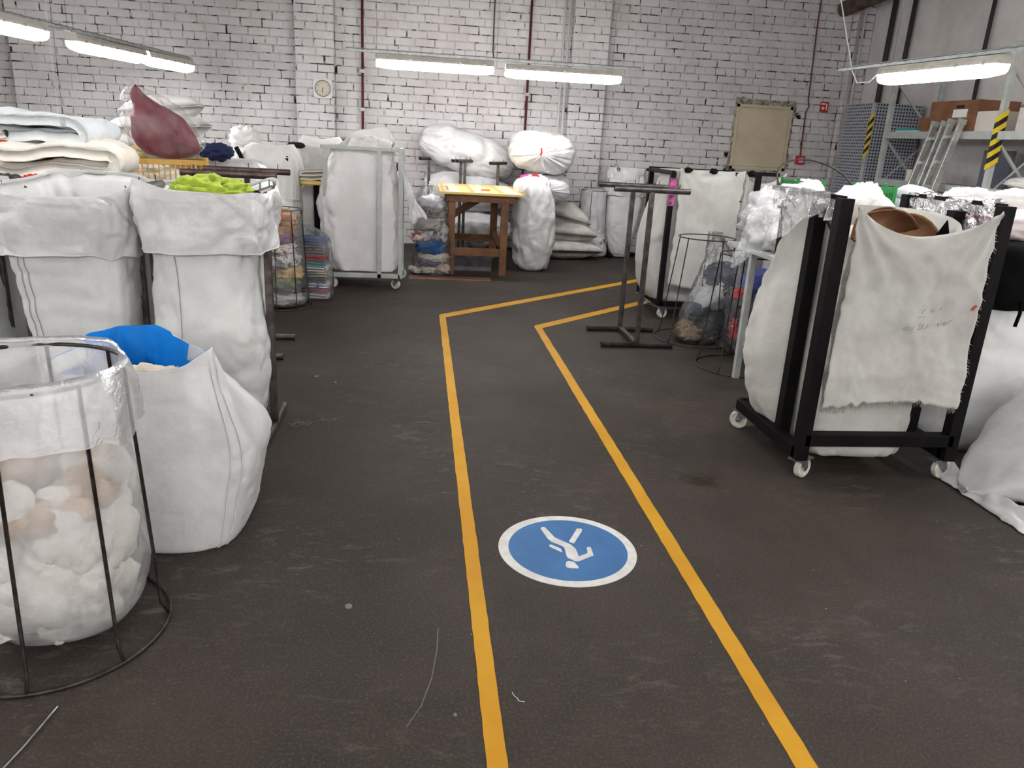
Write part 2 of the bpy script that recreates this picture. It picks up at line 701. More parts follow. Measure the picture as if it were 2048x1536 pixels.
# back wall: mortar core with pilasters, every brick set proud of it
PIL = [(-5.12, -4.63), (-1.64, -1.14), (2.02, 2.52), (5.98, XR)]
PY = YW - 0.12
REC = 0.0062
wb = MB().box((XL, YW + REC, 0), (XR, YW + 0.3, ZC))
for a, b in PIL:
    wb.box((a + REC, PY + REC, 0), (b - REC, YW + 0.1, ZC))
wall_back = struct(wb.build('wall_back', MORTAR, smooth=False))

BL, BH, GAP = 0.268, 0.1005, 0.0105
HATCH = (4.43, 5.33, 1.25, 2.22)


def brick_geo(l, h, rnd, depth=0.03):
    """local brick: front face at y=0 with a worn chamfer, back at y=depth"""
    V, F = [], []
    j = lambda s: rnd.uniform(-s, s)
    hl, hh = l / 2, h / 2
    ch = 0.006
    corners = [(-hl, -hh), (hl, -hh), (hl, hh), (-hl, hh)]
    cj = [(x + j(0.0035), z + j(0.0028)) for x, z in corners]
    for x, z in cj:
        V.append((x - math.copysign(ch, x), j(0.0015), z - math.copysign(ch, z)))
    for x, z in cj:
        V.append((x, 0.005 + j(0.001), z))
    for x, z in cj:
        V.append((x, depth, z))
    F.append((0, 1, 2, 3))
    for a in (0, 4):
        for k in range(4):
            k2 = (k + 1) % 4
            F.append((a + k, a + 4 + k, a + 4 + k2, a + k2))
    return V, F


bricks = []    # (cx, yface, cz, l, h, axis)  axis 0: faces -Y, 1: faces +X, -1: faces -X
rb = random.Random(11)


def lay(x0, x1, yf, z0=0.0, z1=ZC, skip=None):
    nrow = int((z1 - z0) / BH)
    for r in range(nrow):
        zc = z0 + (r + 0.5) * BH
        header = (r % 7 == 4)
        P_ = BL if not header else BL * 0.55
        x = x0 - (P_ * 0.5 if r % 2 else 0.0) + (0.03 * math.sin(r * 2.1))
        while x < x1 - 0.02:
            a, b = max(x, x0), min(x + P_, x1)
            x += P_ * (1.0 if header else rb.choice((1, 1, 1, 1, 0.98, 1.03)))
            if b - a < 0.05:
                continue
            cx = (a + b) / 2
            if skip and skip[0] < cx < skip[1] and skip[2] < zc < skip[3]:
                continue
            bricks.append((cx, yf, zc, b - a - GAP, BH - GAP, 0))


edges = [XL] + [e for p in PIL for e in p]
for k in range(0, len(edges) - 1, 2):
    lay(edges[k], edges[k + 1], YW, skip=HATCH if k == 6 else None)
for a, b in PIL:
    lay(a, b, PY)
    for r in range(int(ZC / BH)):
        for xs, ax in ((b, 1), (a, -1)):
            if xs < XR:
                bricks.append((xs, (PY + YW) / 2 + 0.002, (r + 0.5) * BH, 0.12 - GAP, BH - GAP, ax))

seen = sorted(range(len(bricks)), key=lambda i: (0 if (bricks[i][5] == 0 and 1.75 < bricks[i][2] < 3.1 and -4.4 < bricks[i][0] < 5.6) else 1,
                                                (bricks[i][0] - 0.6) ** 2 + (bricks[i][2] - 2.3) ** 2))
single = set(seen[:300])
VARI = []
for k in range(6):
    V, F = brick_geo(BL - GAP, BH - GAP, rb)
    me = bpy.data.meshes.new('brick')
    me.from_pydata(V, [], F)
    me.materials.append(PAINTB)
    VARI.append(me)
rest = MB()
for i, (cx, yf, cz, l, h, ax) in enumerate(bricks):
    dy = rb.uniform(-0.003, 0.003)
    if i in single and ax == 0:
        if abs(l - (BL - GAP)) < 0.002:
            me = rb.choice(VARI)
        else:
            V, F = brick_geo(l, h, rb)
            me = bpy.data.meshes.new('brick')
            me.from_pydata(V, [], F)
            me.materials.append(PAINTB)
        o = bpy.data.objects.new('brick', me)
        o.location = (cx, yf + dy, cz)
        COL.objects.link(o)
        o.parent = wall_back
    else:
        V, F = brick_geo(l, h, rb)
        b0 = len(rest.V)
        for x, y, z in V:
            if ax == 0:
                rest.V.append((cx + x, yf + dy + y, cz + z))
            elif ax == 1:
                rest.V.append((cx + dy - y, yf + x, cz + z))
            else:
                rest.V.append((cx + dy + y, yf - x, cz + z))
        rest.F.extend(tuple(b0 + q for q in f) for f in F)
tag(rest.build('brickwork', PAINTB, wall_back, smooth=False), kind='stuff')

# ------------------------------------------------------------------ floor markings
YEL = M('yellow_floor_paint', srgb(194, 144, 28), 0.6, spec=0.2, c2=srgb(186, 133, 20), ns=3, c3=srgb(176, 134, 54), ns3=40, lo3=0.62, hi3=0.75, coords='World', bump=0.1)


def line_poly(pts_in, pts_out, label):
    mb = MB()
    n = len(pts_in)
    rnd = random.Random(3)
    # resample with slightly ragged edges
    def dens(p):
        out = []
        for i in range(len(p) - 1):
            a, b = Vector(p[i]), Vector(p[i + 1])
            m_ = max(2, int((b - a).length / 0.05))
            for k in range(m_):
                out.append(a.lerp(b, k / m_))
        out.append(Vector(p[-1]))
        return out
    A, B = dens(pts_in), dens(pts_out)
    m_ = min(len(A), len(B))
    def at(P_, k):
        f = k / (m_ - 1) * (len(P_) - 1)
        i = min(int(f), len(P_) - 2)
        return P_[i].lerp(P_[i + 1], f - i)
    top, bot = [], []
    for k in range(m_):
        a, b = at(A, k), at(B, k)
        ja, jb = rnd.uniform(-0.0015, 0.0015), rnd.uniform(-0.0015, 0.0015)
        top.append([(a.x + ja, a.y, 0.0), (a.x + ja, a.y, 0.0022), (b.x + jb, b.y, 0.0022), (b.x + jb, b.y, 0.0)])
    mb.grid(top)
    return tag(mb.build('floor_line', YEL, smooth=False), label, 'floor line', 'yellow walkway lines')


line_poly([(0.192, -2.0), (0.190, 6.65), (3.4, 9.60)], [(0.245, -2.0), (0.245, 6.55), (3.44, 9.50)],
          'yellow painted line bordering the walkway, passing nearer the wooden table')
line_poly([(0.985, -2.0), (0.985, 6.32), (3.3, 8.52)], [(1.045, -2.0), (1.045, 6.24), (3.35, 8.43)],
          'yellow painted line bordering the walkway, passing nearer the black carts')

BLUEP = M('blue_sign_paint', srgb(36, 98, 152), 0.55, c2=srgb(32, 90, 143), ns=5, coords='World', bump=0.08)
WHITEP = M('white_sign_paint', srgb(208, 206, 203), 0.6, c2=srgb(194, 192, 188), ns=18, coords='World', bump=0.1)
sg = thing('pedestrian_floor_sign', 'round blue pedestrian sign with white rim painted on the floor', 'floor sign', (0.592, 2.598, 0))
MB().prism([(x, y) for x, y, z in circle((0.592, 2.598), 0.268, 72)], 0.0, 0.0020).build('white_rim', WHITEP, sg, smooth=False)
MB().prism([(x, y) for x, y, z in circle((0.594, 2.5975), 0.231, 72)], 0.0, 0.0026).build('blue_disc', BLUEP, sg, smooth=False)
FIG = [
    ('body_mark', [(0.5117, 2.7611), (0.519, 2.7692), (0.5307, 2.7665), (0.557, 2.6826), (0.6115, 2.6254), (0.6244, 2.5914), (0.6251, 2.5367), (0.6617, 2.5576), (0.6659, 2.5684), (0.6682, 2.598), (0.674, 2.6068), (0.6861, 2.6051), (0.6841, 2.5426), (0.6181, 2.5015), (0.605, 2.5018), (0.5817, 2.527), (0.5786, 2.5414), (0.5816, 2.5997), (0.5766, 2.6148), (0.5379, 2.6497), (0.5266, 2.6769), (0.5113, 2.7529)]),
    ('leg_mark', [(0.6602, 2.7548), (0.6802, 2.7528), (0.6792, 2.7381), (0.6249, 2.6343), (0.6072, 2.6484)]),
    ('arm_mark', [(0.5239, 2.6233), (0.5324, 2.6285), (0.5656, 2.5963), (0.5668, 2.5705), (0.5613, 2.5721), (0.5248, 2.6121)]),
    ('head_mark', [(0.5709, 2.4991), (0.5812, 2.5045), (0.5985, 2.4971), (0.6099, 2.4603), (0.6063, 2.4515), (0.5756, 2.4543), (0.564, 2.4614), (0.5634, 2.4785)]),
]
for nm, pts in FIG:
    MB().prism(pts[::-1], 0.0, 0.0033).build(nm, WHITEP, sg, smooth=False)

CHALK = M('pale_scratch', srgb(104, 99, 94), 0.8, coords='World', c2=srgb(96, 90, 86), ns=30)
# one long scratch in the floor
sp = [(-0.006, 2.04), (-0.012, 1.93), (-0.03, 1.80), (-0.06, 1.69), (-0.10, 1.61)]
mb = MB()
mb.grid([[(x + 0.088 - 0.0016, y + 0.07, 0.0008), (x + 0.088 + 0.0016, y + 0.07, 0.0008)] for x, y in sp])
mb.build('scratch', CHALK, floor, smooth=False)
# ------------------------------------------------------------------ lamps
DIFF = emit('lamp_diffuser_light', (1.0, 0.993, 0.988, 1), LAMP)
HOUS = M('lamp_housing', srgb(196, 192, 182), 0.5, c2=srgb(182, 177, 166), ns=10)
GALV = M('galvanised', srgb(170, 174, 174), 0.4, 0.6, c2=srgb(146, 150, 150), ns=20)
CABLE = M('dark_cable', srgb(60, 55, 54), 0.55)
WCABLE = M('white_cable', srgb(214, 212, 208), 0.5)


def lamp_fixture(p, q, label, group='fluorescent lamps on the hanging rails'):
    p, q = Vector(p), Vector(q)
    L = (q - p).length
    d = (q - p).normalized()
    root = thing('fluorescent_lamp', label, 'lamp', (p + q) / 2, group)
    side = d.cross(Vector((0, 0, 1))).normalized()
    up = side.cross(d).normalized()
    def sect(prof, inset0, nseg=14):
        rows = []
        for k in range(nseg + 1):
            s = k / nseg
            e = min(s, 1 - s) * L
            shr = 1.0 if e > inset0 else 0.82 + 0.18 * math.sqrt(max(0.0, e / inset0))
            c = p + d * (L * s)
            rows.append([tuple(c + side * (x * shr) + up * (z * (shr if z < 0 else 1))) for x, z in prof])
        return rows
    hp = [(-0.078, 0.0), (-0.078, 0.02), (-0.06, 0.058), (0.06, 0.058), (0.078, 0.02), (0.078, 0.0)]
    MB().grid(sect(hp, 0.03), closeu=True, cap0=True, cap1=True).build('housing', HOUS, root, smooth=False)
    dp = [(0.074, 0.0)] + [(0.074 * math.cos(a), -0.088 * math.sin(a) ** 0.7) for a in [PI * i / 6 for i in range(1, 6)]] + [(-0.074, 0.0)]
    MB().grid(sect(dp, 0.12, 10), closeu=True, cap0=True, cap1=True).build('diffuser', DIFF, root)
    for k in range(5):
        for sg_ in (-1, 1):
            c = p + d * (L * (0.08 + 0.21 * k)) + side * (0.078 * sg_) + up * 0.006
            mb = MB().bar(c - d * 0.012, c + d * 0.012, 0.006, 0.026, up)
            mb.build('clip', ZINC, root, smooth=False)
    return root


def rail(p, q, label, wires, zc=ZC):
    p, q = Vector(p), Vector(q)
    root = thing('lamp_rail', label, 'rail', (p + q) / 2)
    mb = MB()
    d = (q - p).normalized()
    side = d.cross(Vector((0, 0, 1))).normalized()
    up = side.cross(d)
    w, h, t = 0.04, 0.022, 0.003
    prof = [(-w / 2, 0), (-w / 2, h), (w / 2, h), (w / 2, 0), (w / 2 - t, 0), (w / 2 - t, h - t), (-w / 2 + t, h - t), (-w / 2 + t, 0)]
    mb.grid([[tuple(c + side * x + up * z) for x, z in prof] for c in (p, q)], closeu=True)
    mb.build('channel', GALV, root, smooth=False)
    for s in wires:
        c = p.lerp(q, s)
        MB().tube([c + up * h, c + Vector((0, 0, 0.5)), Vector((c.x, c.y, zc))], 0.0022, 6).build('hanger_wire', ZINC, root)
    n = int((q - p).length / 0.06)
    pts = [p.lerp(q, k / n) + up * (h + 0.012) + side * (0.008 * math.sin(k * 1.1)) + up * (0.003 * math.sin(k * 2.7)) for k in range(n + 1)]
    MB().tube(pts, 0.006, 6).build('cable', GALV, root)
    return root


ZL = 2.24
lamp_fixture((-0.48, 9.0, ZL), (0.78, 9.0, ZL), 'glowing tube lamp above the light grey cart, hung before the brick wall')
lamp_fixture((0.91, 9.0, ZL - 0.015), (2.20, 9.0, ZL - 0.01), 'glowing tube lamp above the wooden table and piled sacks')
rail((-0.80, 9.0, ZL + 0.065), (2.42, 9.0, ZL + 0.065), 'thin galvanised rail carrying the two lamps before the brick wall', (0.1, 0.5, 0.9))
lamp_fixture((-3.26, 6.10, 2.142), (-3.10, 7.30, 2.142), 'glowing tube lamp at the upper corner, nearest of the row over the blankets')
lamp_fixture((-3.14, 7.96, 2.137), (-2.94, 9.19, 2.137), 'glowing tube lamp over the blankets, middle of its row')
lamp_fixture((-2.92, 9.23, 2.132), (-2.74, 10.25, 2.132), 'glowing tube lamp over the blankets, farthest of its row by the wall')
rail((-3.60, 3.9, 2.206), (-2.74, 10.33, 2.196), 'grey rail carrying the row of lamps over the blankets', (0.1, 0.35, 0.6, 0.85))
lamp_fixture((3.95, 6.72, 2.20), (4.10, 5.46, 2.20), 'glowing tube lamp hung over the black carts near the shelving')
rail((3.86, 7.30, 2.266), (4.40, 2.6, 2.266), 'galvanised rail sloping over the black carts near the shelving', (0.15, 0.5, 0.85))
mb = MB().tube([(3.93, 6.76, 2.22), (3.91, 6.85, 2.15), (3.88, 7.0, 2.15), (3.87, 7.1, 2.26), (3.8, 7.4, 2.9), (3.8, 7.5, 3.6), (3.8, 7.6, ZC)], 0.006, 6)
tag(mb.build('lamp_cable', WCABLE), 'white cable looping down to the lamp by the shelving', 'cable')
# tube lamps added past the frame to brighten the camera-facing sacks
GL = 'fill lamps added past the frame'
for k in range(5):
    ya = 4.75 - 1.75 * k
    lamp_fixture((-3.56 - 0.12 * k, ya, 2.14), (-3.40 - 0.12 * k, ya + 1.25, 2.14), 'added fill tube lamp carrying on the row over the blankets, %s one nearer than the frame shows' % ('first', 'second', 'third', 'fourth', 'fifth')[k], GL)
    lamp_fixture((4.18 + 0.12 * k, ya, 2.20), (4.33 + 0.12 * k, ya - 1.25, 2.20), 'added fill tube lamp carrying on the row over the black carts, %s one nearer than the frame shows' % ('first', 'second', 'third', 'fourth', 'fifth')[k], GL)
for r in range(2):  # unseen rows added as frontal fill, with rails to carry them
    yr = -1.3 - 2.4 * r
    for k in range(4):
        xa = -2.75 + 1.55 * k
        lamp_fixture((xa, yr, 2.30), (xa + 1.25, yr, 2.30), 'added fill tube lamp over the walkway behind the viewpoint, %s of the %s row' % (('first', 'second', 'third', 'fourth')[k], ('nearer', 'farther')[r]), GL)
    rail((-3.0, yr, 2.365), (3.5, yr, 2.365), 'rail of the %s row of added fill lamps behind the viewpoint' % ('nearer', 'farther')[r], (0.1, 0.9))

for k in range(3):  # unseen row added overhead to lift the whites farther back
    xa = -1.35 + 1.5 * k
    lamp_fixture((xa, 4.3, 2.72), (xa + 1.25, 4.3, 2.72), 'added fill tube lamp high over the middle of the walkway, above the frame, %s of three' % ('first', 'second', 'third')[k], GL)
rail((-1.6, 4.3, 2.785), (3.2, 4.3, 2.785), 'rail of the added fill lamps high over the middle of the walkway', (0.1, 0.9))

# ------------------------------------------------------------------ fittings of the walls
REDP = M('dark_red_paint', srgb(104, 46, 46), 0.5, c2=srgb(84, 38, 40), ns=20)
CREAM = M('cream_paint', srgb(206, 192, 166), 0.5, c2=srgb(196, 181, 154), ns=2.5)
RED = M('signal_red', srgb(190, 30, 32), 0.45)
PLAIN_W = M('plain_white', srgb(226, 226, 224), 0.5)


def pipe_run(name, pts, r, mat, label, cat='pipe', clamps=()):
    root = thing(name, label, cat, pts[0])
    MB().tube(pts, r, 8).build('pipe_length', mat, root)
    for c in clamps:
        MB().tube([(c[0] - 0.03, c[1], c[2]), (c[0] + 0.03, c[1], c[2])], r * 1.5, 6).build('clamp', PLAIN_W, root)
    return root


pipe_run('red_pipe', [(-0.775, 11.14, 0.0), (-0.775, 11.14, ZC)], 0.017, REDP, 'thin dark red pipe up the brick wall behind the light grey cart', 'pipe',
         [(-0.775, 11.13, 2.26), (-0.775, 11.13, 1.78)])
pipe_run('red_pipe', [(1.44, 11.14, 0.0), (1.44, 11.14, ZC)], 0.017, REDP, 'thin dark red pipe up the brick wall behind the piled sacks', 'pipe',
         [(1.44, 11.13, 2.1)])
for x, nm in ((1.90, 'nearer the red pipe'), (1.965, 'nearer the pilaster')):
    pipe_run('conduit', [(x, 11.17, 0.0), (x, 11.17, ZC)], 0.015, PLAIN_W, 'slim white conduit running up beside the wall pilaster, ' + nm, 'conduit')
pipe_run('conduit', [(0.95, 11.17, ZC), (0.95, 11.16, 2.62), (0.955, 11.0, 2.5), (1.02, 9.2, 2.34), (1.1, 9.02, 2.32)], 0.008, CABLE, 'dark cable dropping down the wall to the lamp rail', 'cable')
for x, nm in ((6.02, 'outer'), (6.08, 'inner')):
    pipe_run('conduit', [(x, 11.05, 0.0), (x, 11.05, ZC)], 0.016, PLAIN_W if x > 6.05 else HOUS, 'grey-white conduit in the room corner, %s of the two' % nm, 'conduit')
pipe_run('red_conduit', [(5.52, 11.18, 1.5), (5.50, 11.18, 2.1), (5.53, 11.17, 2.18), (5.51, 11.18, 2.26), (5.47, 11.18, 3.2), (5.46, 11.18, ZC)], 0.010, REDP,
         'thin red alarm conduit climbing the wall to the right of the hatch', 'conduit')
cp = thing('call_point', 'small red alarm call point box at the foot of the red conduit', 'alarm box', (5.52, 11.17, 1.43))
MB().box((5.46, 11.13, 1.38), (5.58, 11.2, 1.5)).build('box', RED, cp, smooth=False, bevel=0.006)
MB().box((5.485, 11.122, 1.405), (5.555, 11.135, 1.475)).build('window', M('alarm_window', srgb(196, 176, 170), 0.4), cp, smooth=False)
fs = thing('fire_sign', 'small red fire equipment sign with white symbol on the brick wall', 'sign', (5.77, 11.18, 2.19))
MB().box((5.71, 11.182, 2.12), (5.83, 11.192, 2.26)).build('plate', RED, fs, smooth=False)
MB().prism([(x, z) for x, z, _ in circle((5.75, 2.17), 0.022, 18)], 0, 0.004).xf(Matrix(((1, 0, 0, 0), (0, 0, -1, 11.182), (0, 1, 0, 0), (0, 0, 0, 1)))).build('symbol', PLAIN_W, fs, smooth=False)
MB().box((5.79, 11.178, 2.145), (5.81, 11.182, 2.235)).build('symbol', PLAIN_W, fs, smooth=False)
MB().box((5.72, 11.178, 2.215), (5.775, 11.182, 2.24)).build('symbol', PLAIN_W, fs, smooth=False)

# hatch
hx0, hx1, hz0, hz1 = 4.47, 5.31, 1.27, 2.16
ht = thing('wall_hatch', 'cream metal hatch door set in the brick wall', 'hatch', ((hx0 + hx1) / 2, YW, hz0))
fr_ = MB()
for a, b in (((hx0, hz0), (hx0 + 0.04, hz1)), ((hx1 - 0.04, hz0), (hx1, hz1)), ((hx0, hz1 - 0.04), (hx1, hz1)), ((hx0, hz0), (hx1, hz0 + 0.04))):
    fr_.box((a[0], YW - 0.012, a[1]), (b[0], YW + 0.02, b[1]))
fr_.build('frame', CREAM, ht, smooth=False)
leaf = MB().box((hx0 + 0.043, YW - 0.004, hz0 + 0.043), (hx1 - 0.043, YW + 0.02, hz1 - 0.043)).build('door_leaf', CREAM, ht, smooth=False, bevel=0.004)
MB().box((hx0 + 0.05, YW - 0.02, 1.66), (hx0 + 0.068, YW - 0.004, 1.80)).build('hinge_handle', CREAM, leaf, smooth=False, bevel=0.003)
pl = MB()
prng = random.Random(5)
for side in (0, 1, 2):
    K = 24
    rows = []
    for k in range(K + 1):
        s = k / K
        j = 0.025 * fbm(s * 6 + side * 9, 1.3, 0, 4) + 0.02
        y0, y1 = YW + 0.002, YW - 0.006 - 0.006 * prng.random()
        if side == 0:
            z = hz0 + (hz1 - hz0) * s
            rows.append([(hx0 - 0.02 - j, YW + 0.006, z), (hx0 - 0.012, y1, z), (hx0 + 0.004, y1, z)])
        elif side == 1:
            z = hz0 + (hz1 - hz0) * s
            rows.append([(hx1 - 0.004, y1, z), (hx1 + 0.012, y1, z), (hx1 + 0.03 + j, YW + 0.006, z)])
        else:
            x = hx0 - 0.03 + (hx1 - hx0 + 0.06) * s
            rows.append([(x, y1, hz1 - 0.004), (x, y1, hz1 + 0.05), (x, YW + 0.006, hz1 + 0.075 + j)])
    pl.grid(rows)
pl.build('patched_mortar', M('patch_mortar', srgb(180, 172, 158), 0.9, c2=srgb(104, 96, 84), ns=16, bump=0.6, bs=40, coords='World'), ht)

# clock
ck = thing('wall_clock', 'square white wall clock with rounded face on the brick pilaster', 'clock', (-1.285, PY, 2.01))
CW = 0.125
prof = []
for i in range(64):
    t = 2 * PI * i / 64
    c, s = math.cos(t), math.sin(t)
    prof.append((sgnpow(c, 2 / 5.5) * CW, sgnpow(s, 2 / 5.5) * CW))
TOY = lambda yb: Matrix(((1, 0, 0, -1.285), (0, 0, -1, yb), (0, 1, 0, 2.01), (0, 0, 0, 1)))
MB().prism(prof, 0.006, 0.036).xf(TOY(PY)).build('case', M('clock_case', srgb(214, 214, 212), 0.4), ck, smooth=False, bevel=0.004)
MB().tube([(x, y, 0.038) for x, y, _ in circle((0, 0), 0.098, 48)], 0.006, 8, closed=True).xf(TOY(PY)).build('bezel', M('clock_bezel', srgb(120, 118, 116), 0.35), ck)
dial = MB().prism([(x, y) for x, y, _ in circle((0, 0), 0.094, 48)], 0.03, 0.0375).xf(TOY(PY)).build('dial', M('clock_dial', srgb(206, 196, 180), 0.5), ck, smooth=False)
DARK = M('dark_print', srgb(50, 46, 44), 0.6)


def text_mesh(txt, size):
    cu = bpy.data.curves.new('txt', 'FONT')
    cu.body = txt
    cu.size = size
    cu.align_x = 'CENTER'
    cu.align_y = 'CENTER'
    cu.extrude = 0.0006
    ob = bpy.data.objects.new('txt', cu)
    COL.objects.link(ob)
    bpy.context.view_layer.update()
    me = bpy.data.meshes.new_from_object(ob.evaluated_get(bpy.context.evaluated_depsgraph_get()))
    V = [tuple(v.co) for v in me.vertices]
    F = [tuple(p.vertices) for p in me.polygons]
    bpy.data.objects.remove(ob)
    bpy.data.curves.remove(cu)
    bpy.data.meshes.remove(me)
    mb = MB()
    mb.V, mb.F = V, F
    return mb


for hnum in range(1, 13):
    a = PI / 2 - hnum * PI / 6
    text_mesh(str(hnum), 0.026).xf(TOY(PY) @ Matrix.Translation((0.075 * math.cos(a), 0.075 * math.sin(a), 0.0385))).build('numeral', DARK, dial, smooth=False)
for nm, ang, ln, w in (('hour_hand', 17.5, 0.042, 0.007), ('minute_hand', 188, 0.062, 0.005)):
    a = math.radians(90 - (ang if nm == 'minute_hand' else 188 / 12 + 180))
    MB().bar((-0.012 * math.cos(a), -0.012 * math.sin(a), 0.041), (ln * math.cos(a), ln * math.sin(a), 0.041), w, 0.002).xf(TOY(PY)).build(nm, DARK, dial, smooth=False)

# dark ducting high in the corner and the dark pipes on the right wall
DUCT = M('dirty_duct', srgb(92, 76, 66), 0.7, c2=srgb(56, 46, 42), ns=6, bump=0.4, bs=20)
DBLK = M('black_pipe', srgb(44, 42, 42), 0.5)
dt = thing('duct_pipe', 'thick rusty insulated pipe along the top of the room corner', 'pipe', (5.9, 10.9, 3.5))
pts = [(5.78, 11.1, 3.46), (5.85, 10.9, 3.5), (6.0, 10.2, 3.6), (6.05, 9.0, 3.62), (6.05, 6.0, 3.66)]
MB().grid([[(p_[0] + 0.1 * math.cos(a) * (1 + 0.15 * nz(p_[1] * 4, a, 1)), p_[1], p_[2] + 0.1 * math.sin(a)) for a in [2 * PI * k / 14 for k in range(14)]]
           for p_ in [tuple(catmull(pts, q / 30)) for q in range(31)]], closeu=True, cap0=True, cap1=True).build('insulation', DUCT, dt)
for k, (yy_, r) in enumerate(((10.55, 0.035), (10.1, 0.03), (8.6, 0.022))):
    pipe_run('dark_pipe', [(6.2, yy_, 1.9 if k == 2 else 1.2), (6.2, yy_ + 0.02, 2.6), (6.2, yy_, ZC)], r, DBLK,
             ['dark vertical pipe on the plastered wall beside the room corner', 'dark vertical pipe behind the perforated cabinet', 'thin dark pipe on the plastered wall above the cardboard box'][k], 'pipe')
# ------------------------------------------------------------------ builders of repeated things


def t_rack(cx, cy, ang, label, mat=None, group='tubular steel bag racks', half=0.265, plen=0.58, h=1.195, tlen=None, npin=3):
    """two posts on pipe feet, each carrying a pipe with pins; ang: direction of the pipes"""
    mat = mat or STEEL
    root = thing('bag_rack', label, 'rack', (cx, cy, 0), group)
    v = Vector((math.cos(ang), math.sin(ang), 0))      # along the pipes
    u = Vector((-math.sin(ang), math.cos(ang), 0))     # from post to post
    c = Vector((cx, cy, 0))
    r = 0.021
    for sg_ in (-1, 1):
        b = c + u * (half * sg_)
        up = Vector((0, 0, 1))
        MB().bar(b + up * 0.03, b + up * (h - 0.01), 0.036, 0.036).build('post', mat, root, smooth=False, bevel=0.004)
        MB().tube([b - v * plen / 2 + up * r, b + v * plen / 2 + up * r], r, 14, bore=0.004).build('foot', mat, root)
        tl = tlen or plen
        tp = MB().tube([b - v * tl / 2 + up * (h + 0.005), b + v * tl / 2 + up * (h + 0.005)], r, 14, bore=0.004).build('top_pipe', mat, root)
        for s in ((-0.36, 0.02, 0.36) if npin == 3 else (-0.3, 0.3)):
            q = b + v * (tl * s) + up * (h + 0.02)
            MB().tube([q, q + up * 0.035], 0.003, 6).build('pin', WIRE, tp)
    MB().bar(c - u * (half - 0.02) + Vector((0, 0, 0.03)), c + u * (half - 0.02) + Vector((0, 0, 0.03)), 0.036, 0.036).build('base_bar', mat, root, smooth=False, bevel=0.004)
    return root


def caster(cart, x, y, ztop, ang=0.0, mat=None, r=0.052):
    """swivel caster: fork plate, fork, wheel"""
    dx, dy = math.cos(ang), math.sin(ang)
    off = Vector((dx, dy, 0)) * 0.03
    c = Vector((x, y, 0)) + off
    m = Matrix.Translation((c.x, c.y, r)) @ Matrix.Rotation(ang, 4, 'Z')
    fk = MB()
    fk.box((-0.085, -0.035, ztop - r - 0.008), (0.03, 0.035, ztop - r))
    for s in (-1, 1):
        ys = 0.021 * s
        pts = [(-0.06, ztop - r - 0.006), (0.0, ztop - r - 0.006), (0.016, 0.0), (0.008, -0.014), (-0.008, -0.014), (-0.018, 0.0)]
        n = len(pts)
        b = len(fk.V)
        for yy_ in (ys - 0.002, ys + 0.002):
            fk.V.extend((px, yy_, pz) for px, pz in pts)
        fk.F.append(tuple(b + i for i in range(n)))
        fk.F.append(tuple(b + n + i for i in reversed(range(n))))
        for i in range(n):
            fk.F.append((b + i, b + (i + 1) % n, b + n + (i + 1) % n, b + n + i))
    fork = fk.xf(m).build('caster_fork', ZINC, cart, smooth=False)
    prof = [(0.012, -0.015), (0.03, -0.012), (0.036, -0.016), (r - 0.004, -0.016), (r, -0.011), (r, 0.011), (r - 0.004, 0.016), (0.036, 0.016), (0.03, 0.012), (0.012, 0.015)]
    rows = []
    for rr, yy_ in prof:
        rows.append([(rr * math.cos(2 * PI * k / 28), yy_, rr * math.sin(2 * PI * k / 28)) for k in range(28)])
    MB().grid(rows, closeu=True, cap0=True, cap1=True).xf(m).build('wheel', WHEEL, fork, smooth=False)
    MB().tube([(0, -0.026, 0), (0, 0.026, 0)], 0.008, 10).xf(m).build('axle', ZINC, fork)


def bag_cart(x0, x1, y0, y1, h, mat, label, posts, rails, group='wheeled bag carts', w=0.045, zb=0.13, angs=(0.4, 2.2, -0.5, 0.9), low=None, front=True, rw=0.8):
    root = thing('bag_cart', label, 'cart', ((x0 + x1) / 2, (y0 + y1) / 2, 0), group)
    for a, b in (((x0, y0), (x0, y1)), ((x1, y0), (x1, y1)), ((x0, y1), (x1, y1)), ((x0, y0), (x1, y0)))[:4 if front else 3]:
        MB().bar((a[0], a[1], zb), (b[0], b[1], zb), w, w).build('base_rail', mat, root, smooth=False, bevel=0.003)
    MB().bar(((x0 + x1) / 2, y0 + (0.0 if front else 0.45), zb), ((x0 + x1) / 2, y1, zb), w, w).build('base_rail', mat, root, smooth=False, bevel=0.003)
    for px, py, z1 in posts:
        MB().bar((px, py, zb - w / 2), (px, py, z1), w, w).build('post', mat, root, smooth=False, bevel=0.003)
    for a, b in rails:
        MB().bar(a, b, w * rw, w * rw).build('top_rail', mat, root, smooth=False, bevel=0.003)
    if low:
        for a, b in low:
            MB().bar(a, b, w, w).build('cross_rail', mat, root, smooth=False, bevel=0.003)
    for (cx, cy), an in zip(((x0 + 0.02, y0 + 0.02), (x1 - 0.02, y0 + 0.02), (x0 + 0.02, y1 - 0.03), (x1 - 0.02, y1 - 0.03)), angs):
        caster(root, cx, cy, zb - w / 2, an)
    return root


